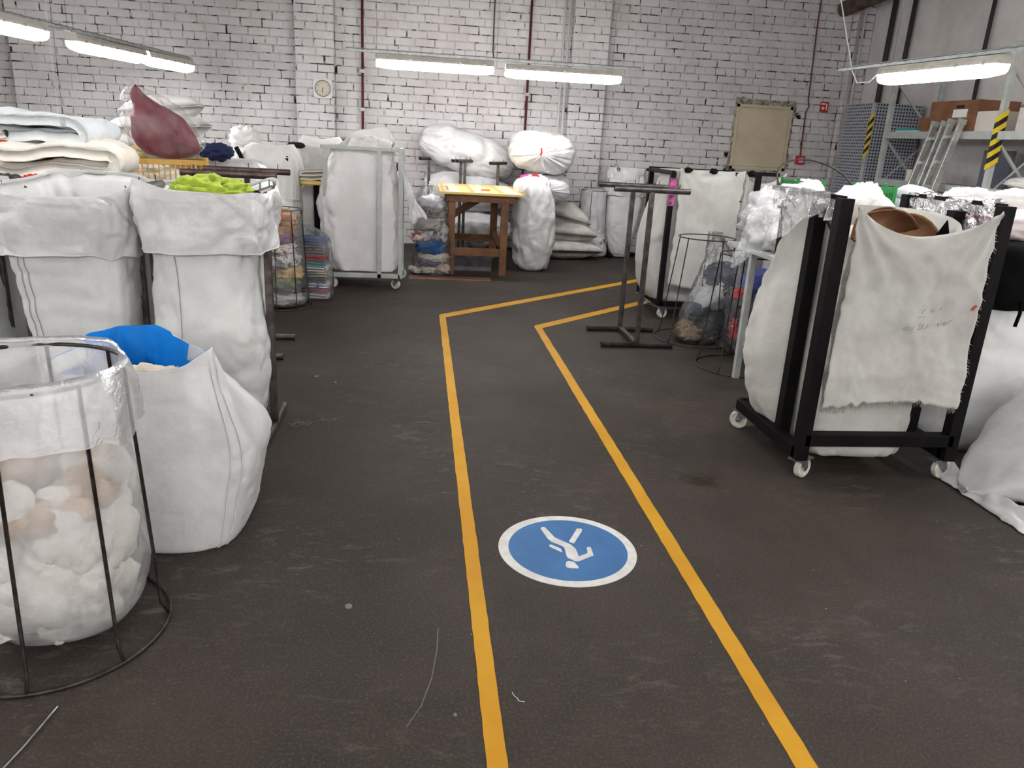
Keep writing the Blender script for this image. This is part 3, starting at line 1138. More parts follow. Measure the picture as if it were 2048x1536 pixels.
def wire_stand(c, rt, rb_, h, n, label, r=0.005, tilt=None, a0=0.3, group='wire bag stands'):
    root = thing('wire_bag_stand', label, 'bag stand', (c[0], c[1], c[2] if len(c) > 2 else 0), group)
    z0 = c[2] if len(c) > 2 else 0.0
    tm = Matrix.Identity(4) if tilt is None else Matrix.Translation((c[0], c[1], z0)) @ tilt @ Matrix.Translation((-c[0], -c[1], -z0))
    MB().tube(circle(c, rt, 48, z0 + h), r, 8, closed=True).xf(tm).build('top_ring', WIRE, root)
    MB().tube(circle(c, rb_, 48, z0 + r), r, 8, closed=True).xf(tm).build('base_ring', WIRE, root)
    for k in range(n):
        a = a0 + 2 * PI * k / n
        d = Vector((math.cos(a), math.sin(a), 0))
        cc = Vector((c[0], c[1], z0))
        rm = rb_ * 0.93
        pts = [cc + d * rt + Vector((0, 0, h)), cc + d * (rt * 0.3 + rm * 0.7) + Vector((0, 0, h * 0.35)), cc + d * rm + Vector((0, 0, 0.05)), cc + d * rb_ + Vector((0, 0, r))]
        MB().tube(pts, r * 0.9, 7).xf(tm).build('upright_wire', WIRE, root)
    return root


def grid_col(rows, i, lift=0.003, c=None):
    pts = []
    for r in rows:
        p = Vector(r[i % len(r)])
        if c is not None:
            d = Vector((p.x - c[0], p.y - c[1], 0)).normalized()
            p = p + d * lift
        pts.append(p)
    return pts


STITCH = M('grey_stitch', srgb(140, 142, 138), 0.8)


def hung_sack(label, keys, collar_keys, rim=None, seed=0.0, mat=None, cmat=None, seam=None, group='white sacks hung on racks', wr=0.014, cr=0.012, cfold=0.02, fill=None, fillmat=None):
    """open sack: outer skin, inner skin below the rim, folded-over collar"""
    mat = mat or W_BAG
    base = keys[0]
    root = thing('white_sack', label, 'sack', (base[1], base[2], base[0]), group)
    rows = loft_rows(keys, 128, 96, seed, wr, 3.6, cr, fold=0.014, nfold=3.2, fold_z=(0.3, 1.0), rim=rim, fine=0.005)
    # inner skin follows the rim down a hand's breadth or more
    k = keys[-1]
    inner = []
    H_ = keys[-1][0] - keys[0][0]
    for q in range(1, 11):
        s = q / 10
        src = rows[max(0, int(len(rows) - 1 - (fill or 0.35) * s / H_ * (len(rows) - 1)))]
        rr = [(k[1] + (p[0] - k[1]) * (1 - 0.13 * min(1, s * 4)), k[2] + (p[1] - k[2]) * (1 - 0.13 * min(1, s * 4)), p[2]) for p in src]
        inner.append(rr)
    MB().grid(rows + inner, closeu=True, cap0=True, cap1=True).build('sack_body', mat, root)
    if seam is not None:
        for si in seam:
            pts = grid_col(rows[2:-8], si, 0.003, (k[1], k[2]))
            MB().tube(pts, 0.0016, 5).build('seam', STITCH, root)
    if collar_keys:
        crow = loft_rows(collar_keys, 140, 44, seed + 5, 0.014, 5.0, 0.014, fold=cfold, nfold=4.5, fold_z=(1.0, 0.2), rim=rim, zs=0.9, fine=0.008)
        # wavy lower hem
        for i in range(len(crow[0])):
            t = 2 * PI * i / len(crow[0])
            for j in range(10):
                x, y, z = crow[j][i]
                crow[j][i] = (x, y, z + (1 - j / 10) * 0.022 * nz(2.2 * math.cos(t) + seed, 2.2 * math.sin(t), seed + 2))
        MB().grid(crow, closeu=True).build('folded_collar', cmat or W_BAG2, root, solid=0.002)
        MB().tube([Vector(p) for p in crow[0]], 0.004, 6, closed=True).build('collar_hem', cmat or W_BAG2, root)
    return root


def tied_sack(name, keys, m, mat, label, seed=0.0, wr=0.028, cr=0.03, neck=True, group='stuffed white sacks', nfold=6, fold=0.03):
    """closed stuffed sack along local z, gathered at the far end"""
    rows = loft_rows(keys, 100, 70, seed, wr, 3.4, cr, fold=0.0, fine=0.008)
    n = len(rows) - 1
    k0 = keys[-1]
    for j, r in enumerate(rows):
        s = j / n
        w = max(0.0, (s - 0.55) / 0.45) ** 1.3 + max(0.0, (0.25 - s) / 0.25) ** 1.3 * 0.6
        for i, p in enumerate(r):
            t = 2 * PI * i / len(r)
            cx, cy = catmull(keys, s)[1:3]
            f = 1 + w * 0.16 * nz(nfold * math.cos(t) + seed, nfold * math.sin(t), s * 1.2)
            rg = 1 - abs(nz(nfold * 1.3 * math.cos(t) - seed, nfold * 1.3 * math.sin(t), s * 0.8 + seed)) * 2
            ax = 0.03 * rg * (max(0.0, math.sin(PI * min(1, max(0, (s - 0.62) / 0.38)))) - max(0.0, math.sin(PI * min(1, max(0, (0.3 - s) / 0.3)))))
            r[i] = (cx + (p[0] - cx) * f, cy + (p[1] - cy) * f, p[2] + ax)
    mb = MB().grid(rows, closeu=True, cap0=True, cap1=True).xf(m)
    return tag(mb.build(name, mat), label, 'sack', group)


def RT(loc, rx=0, ry=0, rz=0):
    return Matrix.Translation(loc) @ Matrix.Rotation(rz, 4, 'Z') @ Matrix.Rotation(ry, 4, 'Y') @ Matrix.Rotation(rx, 4, 'X')


# ------------------------------------------------------------------ left side, foreground
wire_stand((-1.08, 2.16), 0.258, 0.318, 0.83, 8, 'round wire stand holding the clear bag of white fluff in the foreground', r=0.0062, a0=-0.62)
# clear bag hung in the stand
FB = thing('clear_bag', 'large clear plastic bag of white fluff in the foreground wire stand', 'plastic bag', (-1.08, 2.16, 0.0), 'clear plastic bags')
keys = [(0.02, -1.08, 2.20, 0.15, 0.15, 2.4), (0.06, -1.07, 2.2, 0.22, 0.21, 2.4), (0.22, -1.07, 2.17, 0.262, 0.255, 2.2), (0.45, -1.07, 2.165, 0.258, 0.255, 2.1), (0.65, -1.075, 2.16, 0.25, 0.25, 2), (0.84, -1.08, 2.16, 0.266, 0.266, 2)]
rows = loft_rows(keys, 90, 60, 3.1, 0.014, 3.8, 0.012, fold=0.012, nfold=4, fold_z=(0.3, 0.8))
MB().grid(rows, closeu=True, cap0=True).build('bag_skin', FILM_F, FB)
rim_ = [[(-1.08 + (p[0] + 1.08) * f, 2.16 + (p[1] - 2.16) * f, 0.845 + dz + 0.006 * nz(p[0] * 9, p[1] * 9, dz * 4)) for p in rows[-1]]
        for f, dz in ((1.0, 0.0), (1.012, 0.012), (1.05, -0.008), (1.10, -0.06), (1.125, -0.12), (1.13, -0.17))]
for r in rim_[3:]:
    for i, p in enumerate(r):
        wv = 0.02 * nz(p[0] * 14, p[1] * 14, 3)
        r[i] = (p[0] + wv, p[1] - wv, p[2] - 0.09 * max(0, nz(p[0] * 5, p[1] * 5, 7)))
MB().grid(rim_, closeu=True).build('turned_rim', FILM_M, FB)
tg = thing('pink_tag', 'pink and white paper tag inside the clear foreground bag', 'tag', (-1.19, 1.95, 0.55))
MB().box((-1.30, 1.945, 0.55), (-1.10, 1.949, 0.72)).xf(RT((-1.19, 1.95, 0.6), 0.1, 0, -0.3) @ Matrix.Translation((1.19, -1.95, -0.6))).build('paper', PLAIN_W, tg, smooth=False)
MB().box((-1.30, 1.940, 0.62), (-1.155, 1.9445, 0.715)).xf(RT((-1.19, 1.95, 0.6), 0.1, 0, -0.3) @ Matrix.Translation((1.19, -1.95, -0.6))).build('pink_patch', M('pink_print', srgb(226, 120, 140), 0.6), tg, smooth=False)
# fluff inside: nobody could count it
FLUFF = M('white_fluff', srgb(224, 220, 212), 0.95, c2=srgb(196, 186, 174), ns=7, lo=0.5, hi=0.7, bump=0.5, bs=40, spec=0.1)
BEIGE = M('beige_fluff', srgb(206, 180, 156), 0.95, c2=srgb(172, 146, 122), ns=9, bump=0.7, bs=60, spec=0.1)
rnd = random.Random(21)
mb, mb2 = MB(), MB()
for k in range(210):
    z = rnd.uniform(0.07, 0.50)
    a = rnd.uniform(0, 2 * PI)
    rr = rnd.uniform(0.05, 0.22) ** 0.5 * 0.22 ** 0.5 if z > 0.12 else rnd.uniform(0.02, 0.17)
    tgt = mb
    if z > 0.42 and rnd.random() < 0.75:
        tgt = mb2
    s = rnd.uniform(0.045, 0.08)
    rr = min(rr, 0.262 - s)
    c = (-1.08 + rr * 0.92 * math.cos(a), 2.18 + rr * 0.9 * math.sin(a), z)
    rws = lump_rows((0, 0, 0), (s * rnd.uniform(0.7, 1.4), s, s * rnd.uniform(0.5, 0.9)), k * 1.7, 22, 14, 0.17, 1.6)
    t_ = MB().grid(rws, closeu=True).xf(RT(c, rnd.uniform(0, 3), rnd.uniform(0, 3), rnd.uniform(0, 3)))
    b0 = len(tgt.V)
    tgt.V.extend(t_.V)
    tgt.F.extend(tuple(b0 + q for q in f) for f in t_.F)
tag(mb.build('fibre_waste', FLUFF), 'loose white fibre fluff filling the clear foreground bag', 'fluff', kind='stuff')
tag(mb2.build('fibre_waste', BEIGE), 'beige fibre tangle on top of the white fluff in the foreground bag', 'fluff', kind='stuff')
tag(MB().tube([(-0.93, 1.80, 0.005), (-0.95, 1.66, 0.005), (-0.98, 1.52, 0.005), (-1.02, 1.38, 0.005)], 0.0022, 7).build('loose_wire', ZINC), 'thin loose steel wire lying on the floor at the near corner', 'wire')

# open white sack with blue lining
BL = thing('lined_sack', 'open white woven sack with bright blue lining standing on the floor', 'sack', (-0.98, 2.95, 0))
BLUE = M('blue_lining', srgb(16, 136, 222), 0.45, c2=srgb(12, 120, 206), ns=4, bump=0.2, bs=30)
keys = [(0.0, -0.99, 2.96, 0.30, 0.34, 5), (0.02, -0.99, 2.96, 0.335, 0.375, 5), (0.18, -0.985, 2.97, 0.37, 0.38, 4), (0.36, -0.98, 2.98, 0.385, 0.37, 4), (0.54, -0.98, 2.99, 0.34, 0.35, 4.2), (0.68, -0.99, 3.0, 0.315, 0.335, 4.5)]
rimf = lambda t: 0.075 * max(0.0, math.cos(t + 0.72)) ** 6 + 0.012 * math.sin(2 * t) - 0.04 * max(0, math.cos(t + 2.2)) ** 2
rows = loft_rows(keys, 96, 60, 8.2, 0.016, 3.2, 0.016, fold=0.016, nfold=3, fold_z=(0.4, 0.9), rim=rimf)
for j, r in enumerate(rows):      # the far side of the mouth has slumped inwards
    k_ = max(0.0, j / 60 - 0.5) / 0.5
    for i, p in enumerate(r):
        q_ = max(0.0, p[1] - 2.72) / 0.6
        r[i] = (p[0] - 0.40 * k_ ** 1.3 * min(1.0, q_) * max(0.0, (p[0] + 1.25) / 0.6), p[1] - 0.10 * k_ * q_, p[2])
MB().grid(rows, closeu=True, cap0=True).build('sack_body', W_BAG2, BL, solid=0.002)
lin = []
for q in range(8):
    s = q / 7
    lin.append([(-0.99 + (p[0] + 0.99) * (0.985 - 0.05 * s), 3.0 + (p[1] - 3.0) * (0.985 - 0.05 * s), p[2] + (0.012 if q == 0 and p[1] > 3.1 else 0) - 0.34 * s) for p in rows[-1]])
MB().grid(lin, closeu=True, cap1=True).build('blue_lining', BLUE, BL)
# turned-over rim along the front and near corner
fl = []
for q in range(7):
    s = q / 6
    r = []
    for i in range(44, 97):
        p = rows[-1][i % 96]
        t = 2 * PI * i / 96
        w = 0.03 + 0.05 * (0.5 + 0.5 * math.sin(t * 3))
        f = 1.0 + 0.02 * math.sin(PI * s) - 0.10 * (1 - s)
        r.append((-0.99 + (p[0] + 0.99) * f, 3.0 + (p[1] - 3.0) * f, p[2] + 0.014 * math.sin(PI * s) - 0.02 - (1 - s) * w * 0.8 + 0.02 * s))
    fl.append(r)
MB().grid(fl).build('turned_rim', W_BAG, BL, solid=0.002)
for si in (83, 86):
    MB().tube(grid_col(rows[1:-3], si, 0.004, (-0.99, 2.97)), 0.003, 5).build('corner_seam', W_BAG, BL)
lump('crumpled_paper', (-0.98, 2.80, 0.55), (0.14, 0.12, 0.09), M('cream_paper', srgb(222, 210, 190), 0.8, bump=0.3, bs=20), 'crumpled cream cloth inside the blue-lined sack', 'cloth', 4.4, 0.35, 2.6)

# ------------------------------------------------------------------ left side, racks with hung sacks
t_rack(-0.995, 3.875, PI / 2, 'steel rack with a shiny pipe foot carrying the bulging front sack', STEEL, tlen=0.38, npin=2)
t_rack(-1.60, 3.90, PI / 2, 'steel rack carrying the half-empty white sack beside the bulging one', STEEL, tlen=0.34, npin=2, h=1.15)
hung_sack('bulging tall white woven sack with folded collar on the steel rack',
          [(0.0, -0.98, 3.85, 0.15, 0.17, 2.4), (0.05, -0.985, 3.86, 0.20, 0.23, 2.6), (0.25, -0.99, 3.865, 0.248, 0.285, 2.8), (0.5, -0.995, 3.865, 0.25, 0.30, 2.8), (0.75, -1.0, 3.87, 0.232, 0.28, 3), (1.0, -0.995, 3.875, 0.236, 0.27, 4), (1.205, -0.99, 3.875, 0.285, 0.295, 4.5)],
          [(0.94, -0.985, 3.87, 0.292, 0.30, 3.6), (1.06, -0.985, 3.87, 0.302, 0.31, 4), (1.16, -0.985, 3.872, 0.306, 0.312, 4.5), (1.222, -0.985, 3.875, 0.288, 0.298, 4.5)],
          rim=lambda t: 0.02 * math.sin(2 * t) - 0.012 * math.cos(4 * t), seed=1.3, seam=(92,), wr=0.018, fill=0.08)
hung_sack('half-empty white woven sack with sagging folded collar beside the bulging one',
          [(0.0, -1.58, 3.9, 0.16, 0.17, 3), (0.08, -1.58, 3.9, 0.20, 0.21, 4), (0.45, -1.575, 3.9, 0.235, 0.245, 5), (0.8, -1.58, 3.9, 0.25, 0.26, 5), (1.0, -1.58, 3.9, 0.26, 0.275, 5), (1.19, -1.585, 3.9, 0.28, 0.295, 4.5)],
          [(0.90, -1.58, 3.89, 0.285, 0.295, 4.5), (1.03, -1.58, 3.89, 0.30, 0.305, 4.5), (1.13, -1.585, 3.895, 0.305, 0.31, 4.5), (1.205, -1.585, 3.9, 0.285, 0.298, 4.5)],
          rim=lambda t: -0.045 * max(0.0, math.cos(t + PI / 2)) ** 2 + 0.05 * max(0.0, math.sin(t)) ** 2 * (0.5 - 0.5 * math.cos(t + 0.5)), seed=6.1, seam=(86, 90), fill=0.42)
hung_sack('white sack at the very edge, next to the half-empty one',
          [(0.0, -2.26, 3.95, 0.2, 0.2, 3), (0.08, -2.26, 3.95, 0.26, 0.26, 4), (0.45, -2.26, 3.95, 0.29, 0.28, 4), (0.8, -2.26, 3.95, 0.27, 0.27, 5), (1.18, -2.26, 3.95, 0.26, 0.28, 4.5)],
          [(0.92, -2.26, 3.95, 0.28, 0.29, 4.5), (1.06, -2.26, 3.95, 0.285, 0.295, 4.5), (1.195, -2.26, 3.95, 0.265, 0.285, 4.5)], seed=12.0, fill=0.3)
t_rack(-2.26, 3.95, PI / 2, 'steel rack carrying the white sack at the very edge', STEEL, tlen=0.34, npin=2, h=1.13)
lump('lime_cloth', (-0.97, 3.86, 1.17), (0.19, 0.18, 0.095), M('lime_fabric', srgb(160, 180, 46), 0.6, c2=srgb(142, 164, 34), ns=6, bump=0.15), 'bright lime green fabric heaped on top of the bulging sack', 'cloth', 2.2, 0.2, 2.8, nu=72, nv=44)
hung_sack('white sack hung in the row behind the half-empty one',
          [(0.0, -1.62, 4.62, 0.2, 0.2, 3), (0.1, -1.62, 4.62, 0.27, 0.25, 4), (0.6, -1.62, 4.62, 0.28, 0.27, 5), (1.15, -1.62, 4.62, 0.29, 0.28, 5)],
          [(0.9, -1.62, 4.62, 0.30, 0.30, 5), (1.05, -1.62, 4.62, 0.305, 0.305, 5), (1.165, -1.62, 4.62, 0.295, 0.285, 5)], seed=16.0, fill=0.2)
lump('shiny_bag', (-1.72, 4.62, 1.14), (0.20, 0.22, 0.075), FILM_M, 'shiny translucent film bag bulging from the sack in the back row', 'plastic bag', 31.0, 0.3, 2.6)
lump('white_wadding', (-1.68, 4.64, 1.08), (0.19, 0.20, 0.10), W_COTTON, 'white wadding inside the film bag in the back row', 'cloth', 32.0, 0.2, 2.6)
t_rack(-1.185, 5.41, 0.0, 'empty steel rack with two bare brown top pipes behind the bulging sack', M('brown_steel', srgb(92, 76, 72), 0.4, 0.6, c2=srgb(66, 54, 52), ns=12))
tied_sack('white_sack', [(0.0, 0, 0, 0.20, 0.20, 2.5), (0.08, 0, 0, 0.27, 0.26, 3), (0.5, 0, 0, 0.28, 0.27, 3), (0.9, 0, 0, 0.24, 0.24, 2.6), (1.05, 0, 0, 0.10, 0.10, 2)], RT((-1.75, 5.5, 0)), W_SATIN,
          'stuffed white sack standing under the yellow crate', 3.3)

# ------------------------------------------------------------------ blankets on their pile
tied_sack('white_sack', [(0.0, 0, 0, 0.30, 0.30, 3), (0.1, 0, 0, 0.40, 0.36, 4), (0.6, 0, 0, 0.42, 0.38, 4), (1.0, 0, 0, 0.40, 0.36, 4), (1.10, 0, 0, 0.2, 0.2, 3)], RT((-2.35, 5.05, 0)), W_BAG,
          'broad white sack standing under the folded blankets', 5.3)
GREYF = M('grey_felt', srgb(118, 116, 114), 0.95, c2=srgb(96, 94, 92), ns=6, bump=0.3, bs=60, spec=0.1)
PALEB = M('pale_blue_fleece', srgb(226, 229, 231), 0.95, c2=srgb(210, 216, 219), ns=5, c3=srgb(150, 160, 170), ns3=4, lo3=0.64, hi3=0.72, bump=0.5, bs=80, spec=0.1)
CREAMF = M('cream_blanket', srgb(236, 231, 221), 0.9, c2=srgb(226, 219, 206), ns=4, bump=0.3, bs=50, spec=0.1)
PRINT = M('black_white_print', srgb(222, 216, 208), 0.9, c2=srgb(48, 46, 48), ns=5, lo=0.5, hi=0.54, spec=0.1)
ORANGE = M('orange_print', srgb(220, 72, 32), 0.8, c2=srgb(190, 52, 26), ns=5, spec=0.15)
folded('folded_blanket', (-2.12, 4.92, 1.14), 0.72, 0.5, 2, 0.05, GREYF, 'dark grey folded felt blanket under the cream one', 'blanket', 1.0, 0.1)
folded('folded_blanket', (-2.05, 4.90, 1.27), 0.58, 0.46, 2, 0.085, CREAMF, 'cream folded blanket with a rolled edge, middle of the blanket pile', 'blanket', 4.0, 0.12, 0.02)
folded('folded_blanket', (-2.19, 5.0, 1.42), 0.60, 0.46, 2, 0.075, PALEB, 'pale blue fleece blanket folded on top of the blanket pile', 'blanket', 7.0, -0.08, 0.02)
folded('folded_blanket', (-2.55, 4.95, 1.24), 0.34, 0.42, 3, 0.034, CREAMF, 'off-white quilted blanket folded under the orange one', 'blanket', 9.0, 0.0)
folded('folded_blanket', (-2.53, 4.95, 1.325), 0.50, 0.42, 2, 0.030, ORANGE, 'orange folded cloth edge under the printed blanket', 'blanket', 12.0, 0.05)
folded('folded_blanket', (-2.56, 4.97, 1.385), 0.52, 0.42, 2, 0.030, PRINT, 'black and white printed blanket folded at the edge of the pile', 'blanket', 15.0, 0.03)
lump('dark_garment', (-2.26, 4.58, 1.135), (0.12, 0.10, 0.045), M('charcoal_knit', srgb(62, 62, 66), 0.9, c2=srgb(110, 112, 116), ns=12, lo=0.5, hi=0.55), 'charcoal patterned garment tucked before the grey blanket', 'clothing', 3.0, 0.25)
lump('red_garment', (-2.07, 4.56, 1.15), (0.055, 0.06, 0.035), M('red_knit', srgb(186, 34, 36), 0.8), 'small red garment end beside the charcoal one', 'clothing', 5.0, 0.25)

# ------------------------------------------------------------------ yellow crate, maroon bundle, pillows
YC = M('yellow_plastic', srgb(198, 158, 78), 0.5, c2=srgb(178, 136, 60), ns=8)


def slat_crate(c, w, d, h, rotz, mat, label, n=9, nd=6):
    root = thing('slatted_crate', label, 'crate', c)
    m = RT(c, 0, 0, rotz)
    for sx in (-1, 1):
        for sy in (-1, 1):
            MB().box((sx * w / 2 - 0.012, sy * d / 2 - 0.012, 0), (sx * w / 2 + 0.012, sy * d / 2 + 0.012, h + 0.02)).xf(m).build('corner_post', mat, root, smooth=False, bevel=0.003)
    for sy in (-1, 1):
        MB().box((-w / 2, sy * d / 2 - 0.008, h - 0.035), (w / 2, sy * d / 2 + 0.008, h)).xf(m).build('rim', mat, root, smooth=False)
        for k in range(n):
            x = -w / 2 + w * (k + 1) / (n + 1)
            MB().box((x - 0.004, sy * d / 2 - 0.004, 0), (x + 0.004, sy * d / 2 + 0.004, h - 0.03)).xf(m).build('slat', mat, root, smooth=False)
    for sx in (-1, 1):
        MB().box((sx * w / 2 - 0.008, -d / 2, h - 0.035), (sx * w / 2 + 0.008, d / 2, h)).xf(m).build('rim', mat, root, smooth=False)
        for k in range(nd):
            y = -d / 2 + d * (k + 1) / (nd + 1)
            MB().box((sx * w / 2 - 0.004, y - 0.004, 0), (sx * w / 2 + 0.004, y + 0.004, h - 0.03)).xf(m).build('slat', mat, root, smooth=False)
    MB().box((-w / 2, -d / 2, 0), (w / 2, d / 2, 0.01)).xf(m).build('base', mat, root, smooth=False)
    return root


slat_crate((-1.80, 6.02, 1.03), 0.46, 0.34, 0.21, 0.42, YC, 'yellow plastic slatted crate under the maroon bundle', 12, 10)
tied_sack('white_sack', [(0.0, 0, 0, 0.34, 0.34, 3), (0.1, 0, 0, 0.46, 0.42, 4), (0.6, 0, 0, 0.48, 0.44, 4), (0.95, 0, 0, 0.42, 0.40, 4), (1.02, 0, 0, 0.25, 0.25, 3)], RT((-1.85, 6.35, 0)), W_BAG,
          'broad white sack carrying the yellow crate and pillows', 9.3)
lump('cream_cloth', (-1.83, 5.98, 1.12), (0.17, 0.12, 0.07), CREAMF, 'cream cloth inside the yellow crate', 'cloth', 6.0, 0.25)
lump('brown_cloth', (-1.72, 6.06, 1.14), (0.10, 0.10, 0.07), M('tan_cloth', srgb(170, 130, 96), 0.85), 'tan cloth inside the yellow crate', 'cloth', 7.0, 0.25)
MAROON = M('maroon_fabric', srgb(116, 26, 42), 0.5, c2=srgb(98, 18, 34), ns=3, bump=0.1, bs=30)
mb = MB()
mrows = loft_rows([(0.0, 0.06, 0, 0.10, 0.08, 2), (0.05, 0.04, 0, 0.19, 0.13, 2.6), (0.16, 0.0, 0, 0.21, 0.15, 2.8), (0.29, -0.05, 0, 0.185, 0.14, 3), (0.37, -0.10, 0, 0.10, 0.08, 2.6), (0.46, -0.125, 0, 0.065, 0.055, 2.4), (0.51, -0.13, 0, 0.03, 0.025, 2)], 60, 50, 2.0, 0.03, 4, 0.045)
MM = RT((-1.80, 6.05, 1.235), 0, -0.12, 0.2)
tag(MB().grid(mrows, closeu=True, cap0=True, cap1=True).xf(MM).build('maroon_bundle', MAROON), 'maroon fabric bundle with pointed top above the yellow crate', 'fabric')
frows = loft_rows([(-0.005, 0.04, 0, 0.16, 0.12, 2), (0.05, 0.04, 0, 0.23, 0.165, 2.4), (0.18, -0.01, 0, 0.25, 0.18, 2.4), (0.32, -0.06, 0, 0.215, 0.16, 2.2), (0.42, -0.10, 0, 0.14, 0.11, 2), (0.50, -0.13, 0, 0.07, 0.06, 2), (0.545, -0.14, 0, 0.015, 0.015, 2)], 60, 50, 5.0, 0.03, 5, 0.04)
tag(MB().grid(frows, closeu=True, cap0=True, cap1=True).xf(MM).build('clear_bag', FILM_W), 'clear plastic bag wrapped round the maroon bundle', 'plastic bag', 'clear plastic bags')
for k, (c, w, d, h, r) in enumerate((((-2.12, 6.75, 1.13), 0.78, 0.55, 0.22, (0, 0.0, 0.1)), ((-2.10, 6.75, 1.30), 0.76, 0.5, 0.22, (0, 0.05, -0.08)),
                                     ((-2.08, 6.8, 1.45), 0.72, 0.48, 0.20, (0, -0.06, 0.05)), ((-2.06, 6.85, 1.59), 0.62, 0.46, 0.19, (0, -0.12, 0.2)))):
    pillow('white_pillow', c, w, d, h, W_COTTON, 'white pillow behind the maroon bundle, %s of four' % ('lowest', 'second from the bottom', 'third from the bottom', 'topmost')[k], seed=k * 3.3, rot=r, group='pillows behind the maroon bundle')
lump('yellow_cloth', (-2.12, 6.32, 1.24), (0.13, 0.10, 0.06), M('pale_yellow', srgb(226, 214, 140), 0.85), 'pale yellow cloth under the pillows', 'cloth', 8.0, 0.25)
lump('navy_cloth', (-1.60, 6.55, 1.285), (0.13, 0.12, 0.065), M('navy_fabric', srgb(36, 48, 92), 0.8, c2=srgb(26, 34, 70), ns=5), 'navy blue cloth heaped beside the yellow crate', 'cloth', 9.0, 0.25)
tied_sack('white_sack', [(0.0, 0, 0, 0.26, 0.26, 3), (0.1, 0, 0, 0.36, 0.34, 4), (0.6, 0, 0, 0.38, 0.36, 4), (1.1, 0, 0, 0.34, 0.32, 4), (1.22, 0, 0, 0.16, 0.16, 3)], RT((-1.62, 6.98, 0)), W_SATIN,
          'white sack standing behind the yellow crate, under the navy cloth', 10.3)
tied_sack('white_sack', [(0.0, 0, 0, 0.26, 0.26, 3), (0.1, 0, 0, 0.36, 0.34, 4), (0.6, 0, 0, 0.38, 0.36, 4), (0.98, 0, 0, 0.34, 0.32, 4), (1.02, 0, 0, 0.26, 0.26, 3)], RT((-2.4, 6.9, 0)), W_SATIN,
          'white sack standing under the pillows', 11.3)
lump('white_bundle', (-1.95, 9.3, 1.35), (0.16, 0.16, 0.13), W_COTTON, 'small white bundle far behind the navy cloth', 'cloth', 13.0, 0.2)
tied_sack('white_sack', [(0.0, 0, 0, 0.3, 0.3, 3), (0.1, 0, 0, 0.42, 0.4, 4), (0.6, 0, 0, 0.44, 0.4, 4), (1.1, 0, 0, 0.40, 0.36, 4), (1.26, 0, 0, 0.2, 0.2, 3)], RT((-2.0, 9.3, 0)), W_SATIN,
          'white sack near the wall behind the navy cloth', 14.3)
# ------------------------------------------------------------------ wire cage of coloured textiles
CG = (-1.20, 6.88)
wire_stand(CG, 0.205, 0.272, 0.835, 9, 'narrow wire cage full of coloured textiles behind the bulging sack', r=0.0048, a0=-0.15)
FB2 = thing('clear_bag', 'clear plastic bag of coloured textiles inside the narrow wire cage', 'plastic bag', (CG[0], CG[1], 0), 'clear plastic bags')
MB().grid(loft_rows([(0.012, CG[0], CG[1], 0.18, 0.18, 2.2), (0.06, CG[0], CG[1], 0.24, 0.24, 2.2), (0.3, CG[0], CG[1], 0.235, 0.235, 2), (0.6, CG[0], CG[1], 0.21, 0.21, 2), (0.84, CG[0], CG[1], 0.212, 0.212, 2), (0.90, CG[0], CG[1], 0.20, 0.20, 2)], 60, 50, 2.2, 0.012, 6, 0.012), closeu=True, cap0=True).build('bag_skin', FILM, FB2)


def cm(n, c, c2=None, **k):
    return M('cloth_' + n, srgb(*c), 0.85, c2=srgb(*c2) if c2 else None, ns=k.get('ns', 14), lo=k.get('lo', 0.5), hi=k.get('hi', 0.56), bump=0.25, bs=40, spec=0.15)


CAGE = [
    ('white_cloth', (-1.20, 6.88, 0.075), (0.20, 0.20, 0.065), cm('offwhite', (214, 212, 206)), 'off-white cloth at the bottom of the wire cage'),
    ('dark_cloth', (-1.12, 6.82, 0.165), (0.15, 0.13, 0.045), cm('darkgrey', (52, 50, 56)), 'dark grey cloth low in the wire cage'),
    ('green_cloth', (-1.17, 6.80, 0.225), (0.15, 0.13, 0.055), cm('sage', (128, 138, 92), (96, 104, 72)), 'sage green cloth in the wire cage'),
    ('red_cloth', (-1.33, 6.82, 0.25), (0.09, 0.12, 0.08), cm('wine', (128, 24, 34), (60, 20, 26)), 'dark red cloth in the wire cage'),
    ('beige_cloth', (-1.11, 6.82, 0.30), (0.12, 0.12, 0.07), cm('straw', (208, 180, 124), (188, 158, 104)), 'straw coloured fluffy cloth in the wire cage'),
    ('printed_cloth', (-1.19, 6.86, 0.40), (0.175, 0.175, 0.07), cm('greyprint', (212, 208, 206), (96, 92, 94), ns=22), 'grey and white printed cloth in the wire cage'),
    ('printed_cloth', (-1.21, 6.86, 0.505), (0.17, 0.17, 0.065), cm('redprint', (222, 212, 204), (150, 34, 34), ns=20), 'white and red printed cloth in the wire cage'),
    ('purple_cloth', (-1.19, 6.83, 0.595), (0.15, 0.14, 0.05), cm('purple', (116, 44, 98)), 'purple cloth in the wire cage'),
    ('mustard_cloth', (-1.21, 6.86, 0.67), (0.16, 0.16, 0.06), cm('mustard', (194, 138, 48), (160, 106, 34)), 'mustard cloth in the wire cage'),
    ('orange_cloth', (-1.19, 6.87, 0.765), (0.16, 0.16, 0.07), cm('rust', (190, 112, 60), (214, 190, 150)), 'rusty orange cloth at the top of the wire cage'),
]
for k, (nm, c, s, m_, lb) in enumerate(CAGE):
    lump(nm, c, s, m_, lb, 'cloth', 20 + k * 2.7, 0.28, 2.8, group='textiles in the wire cage', nu=32, nv=18)

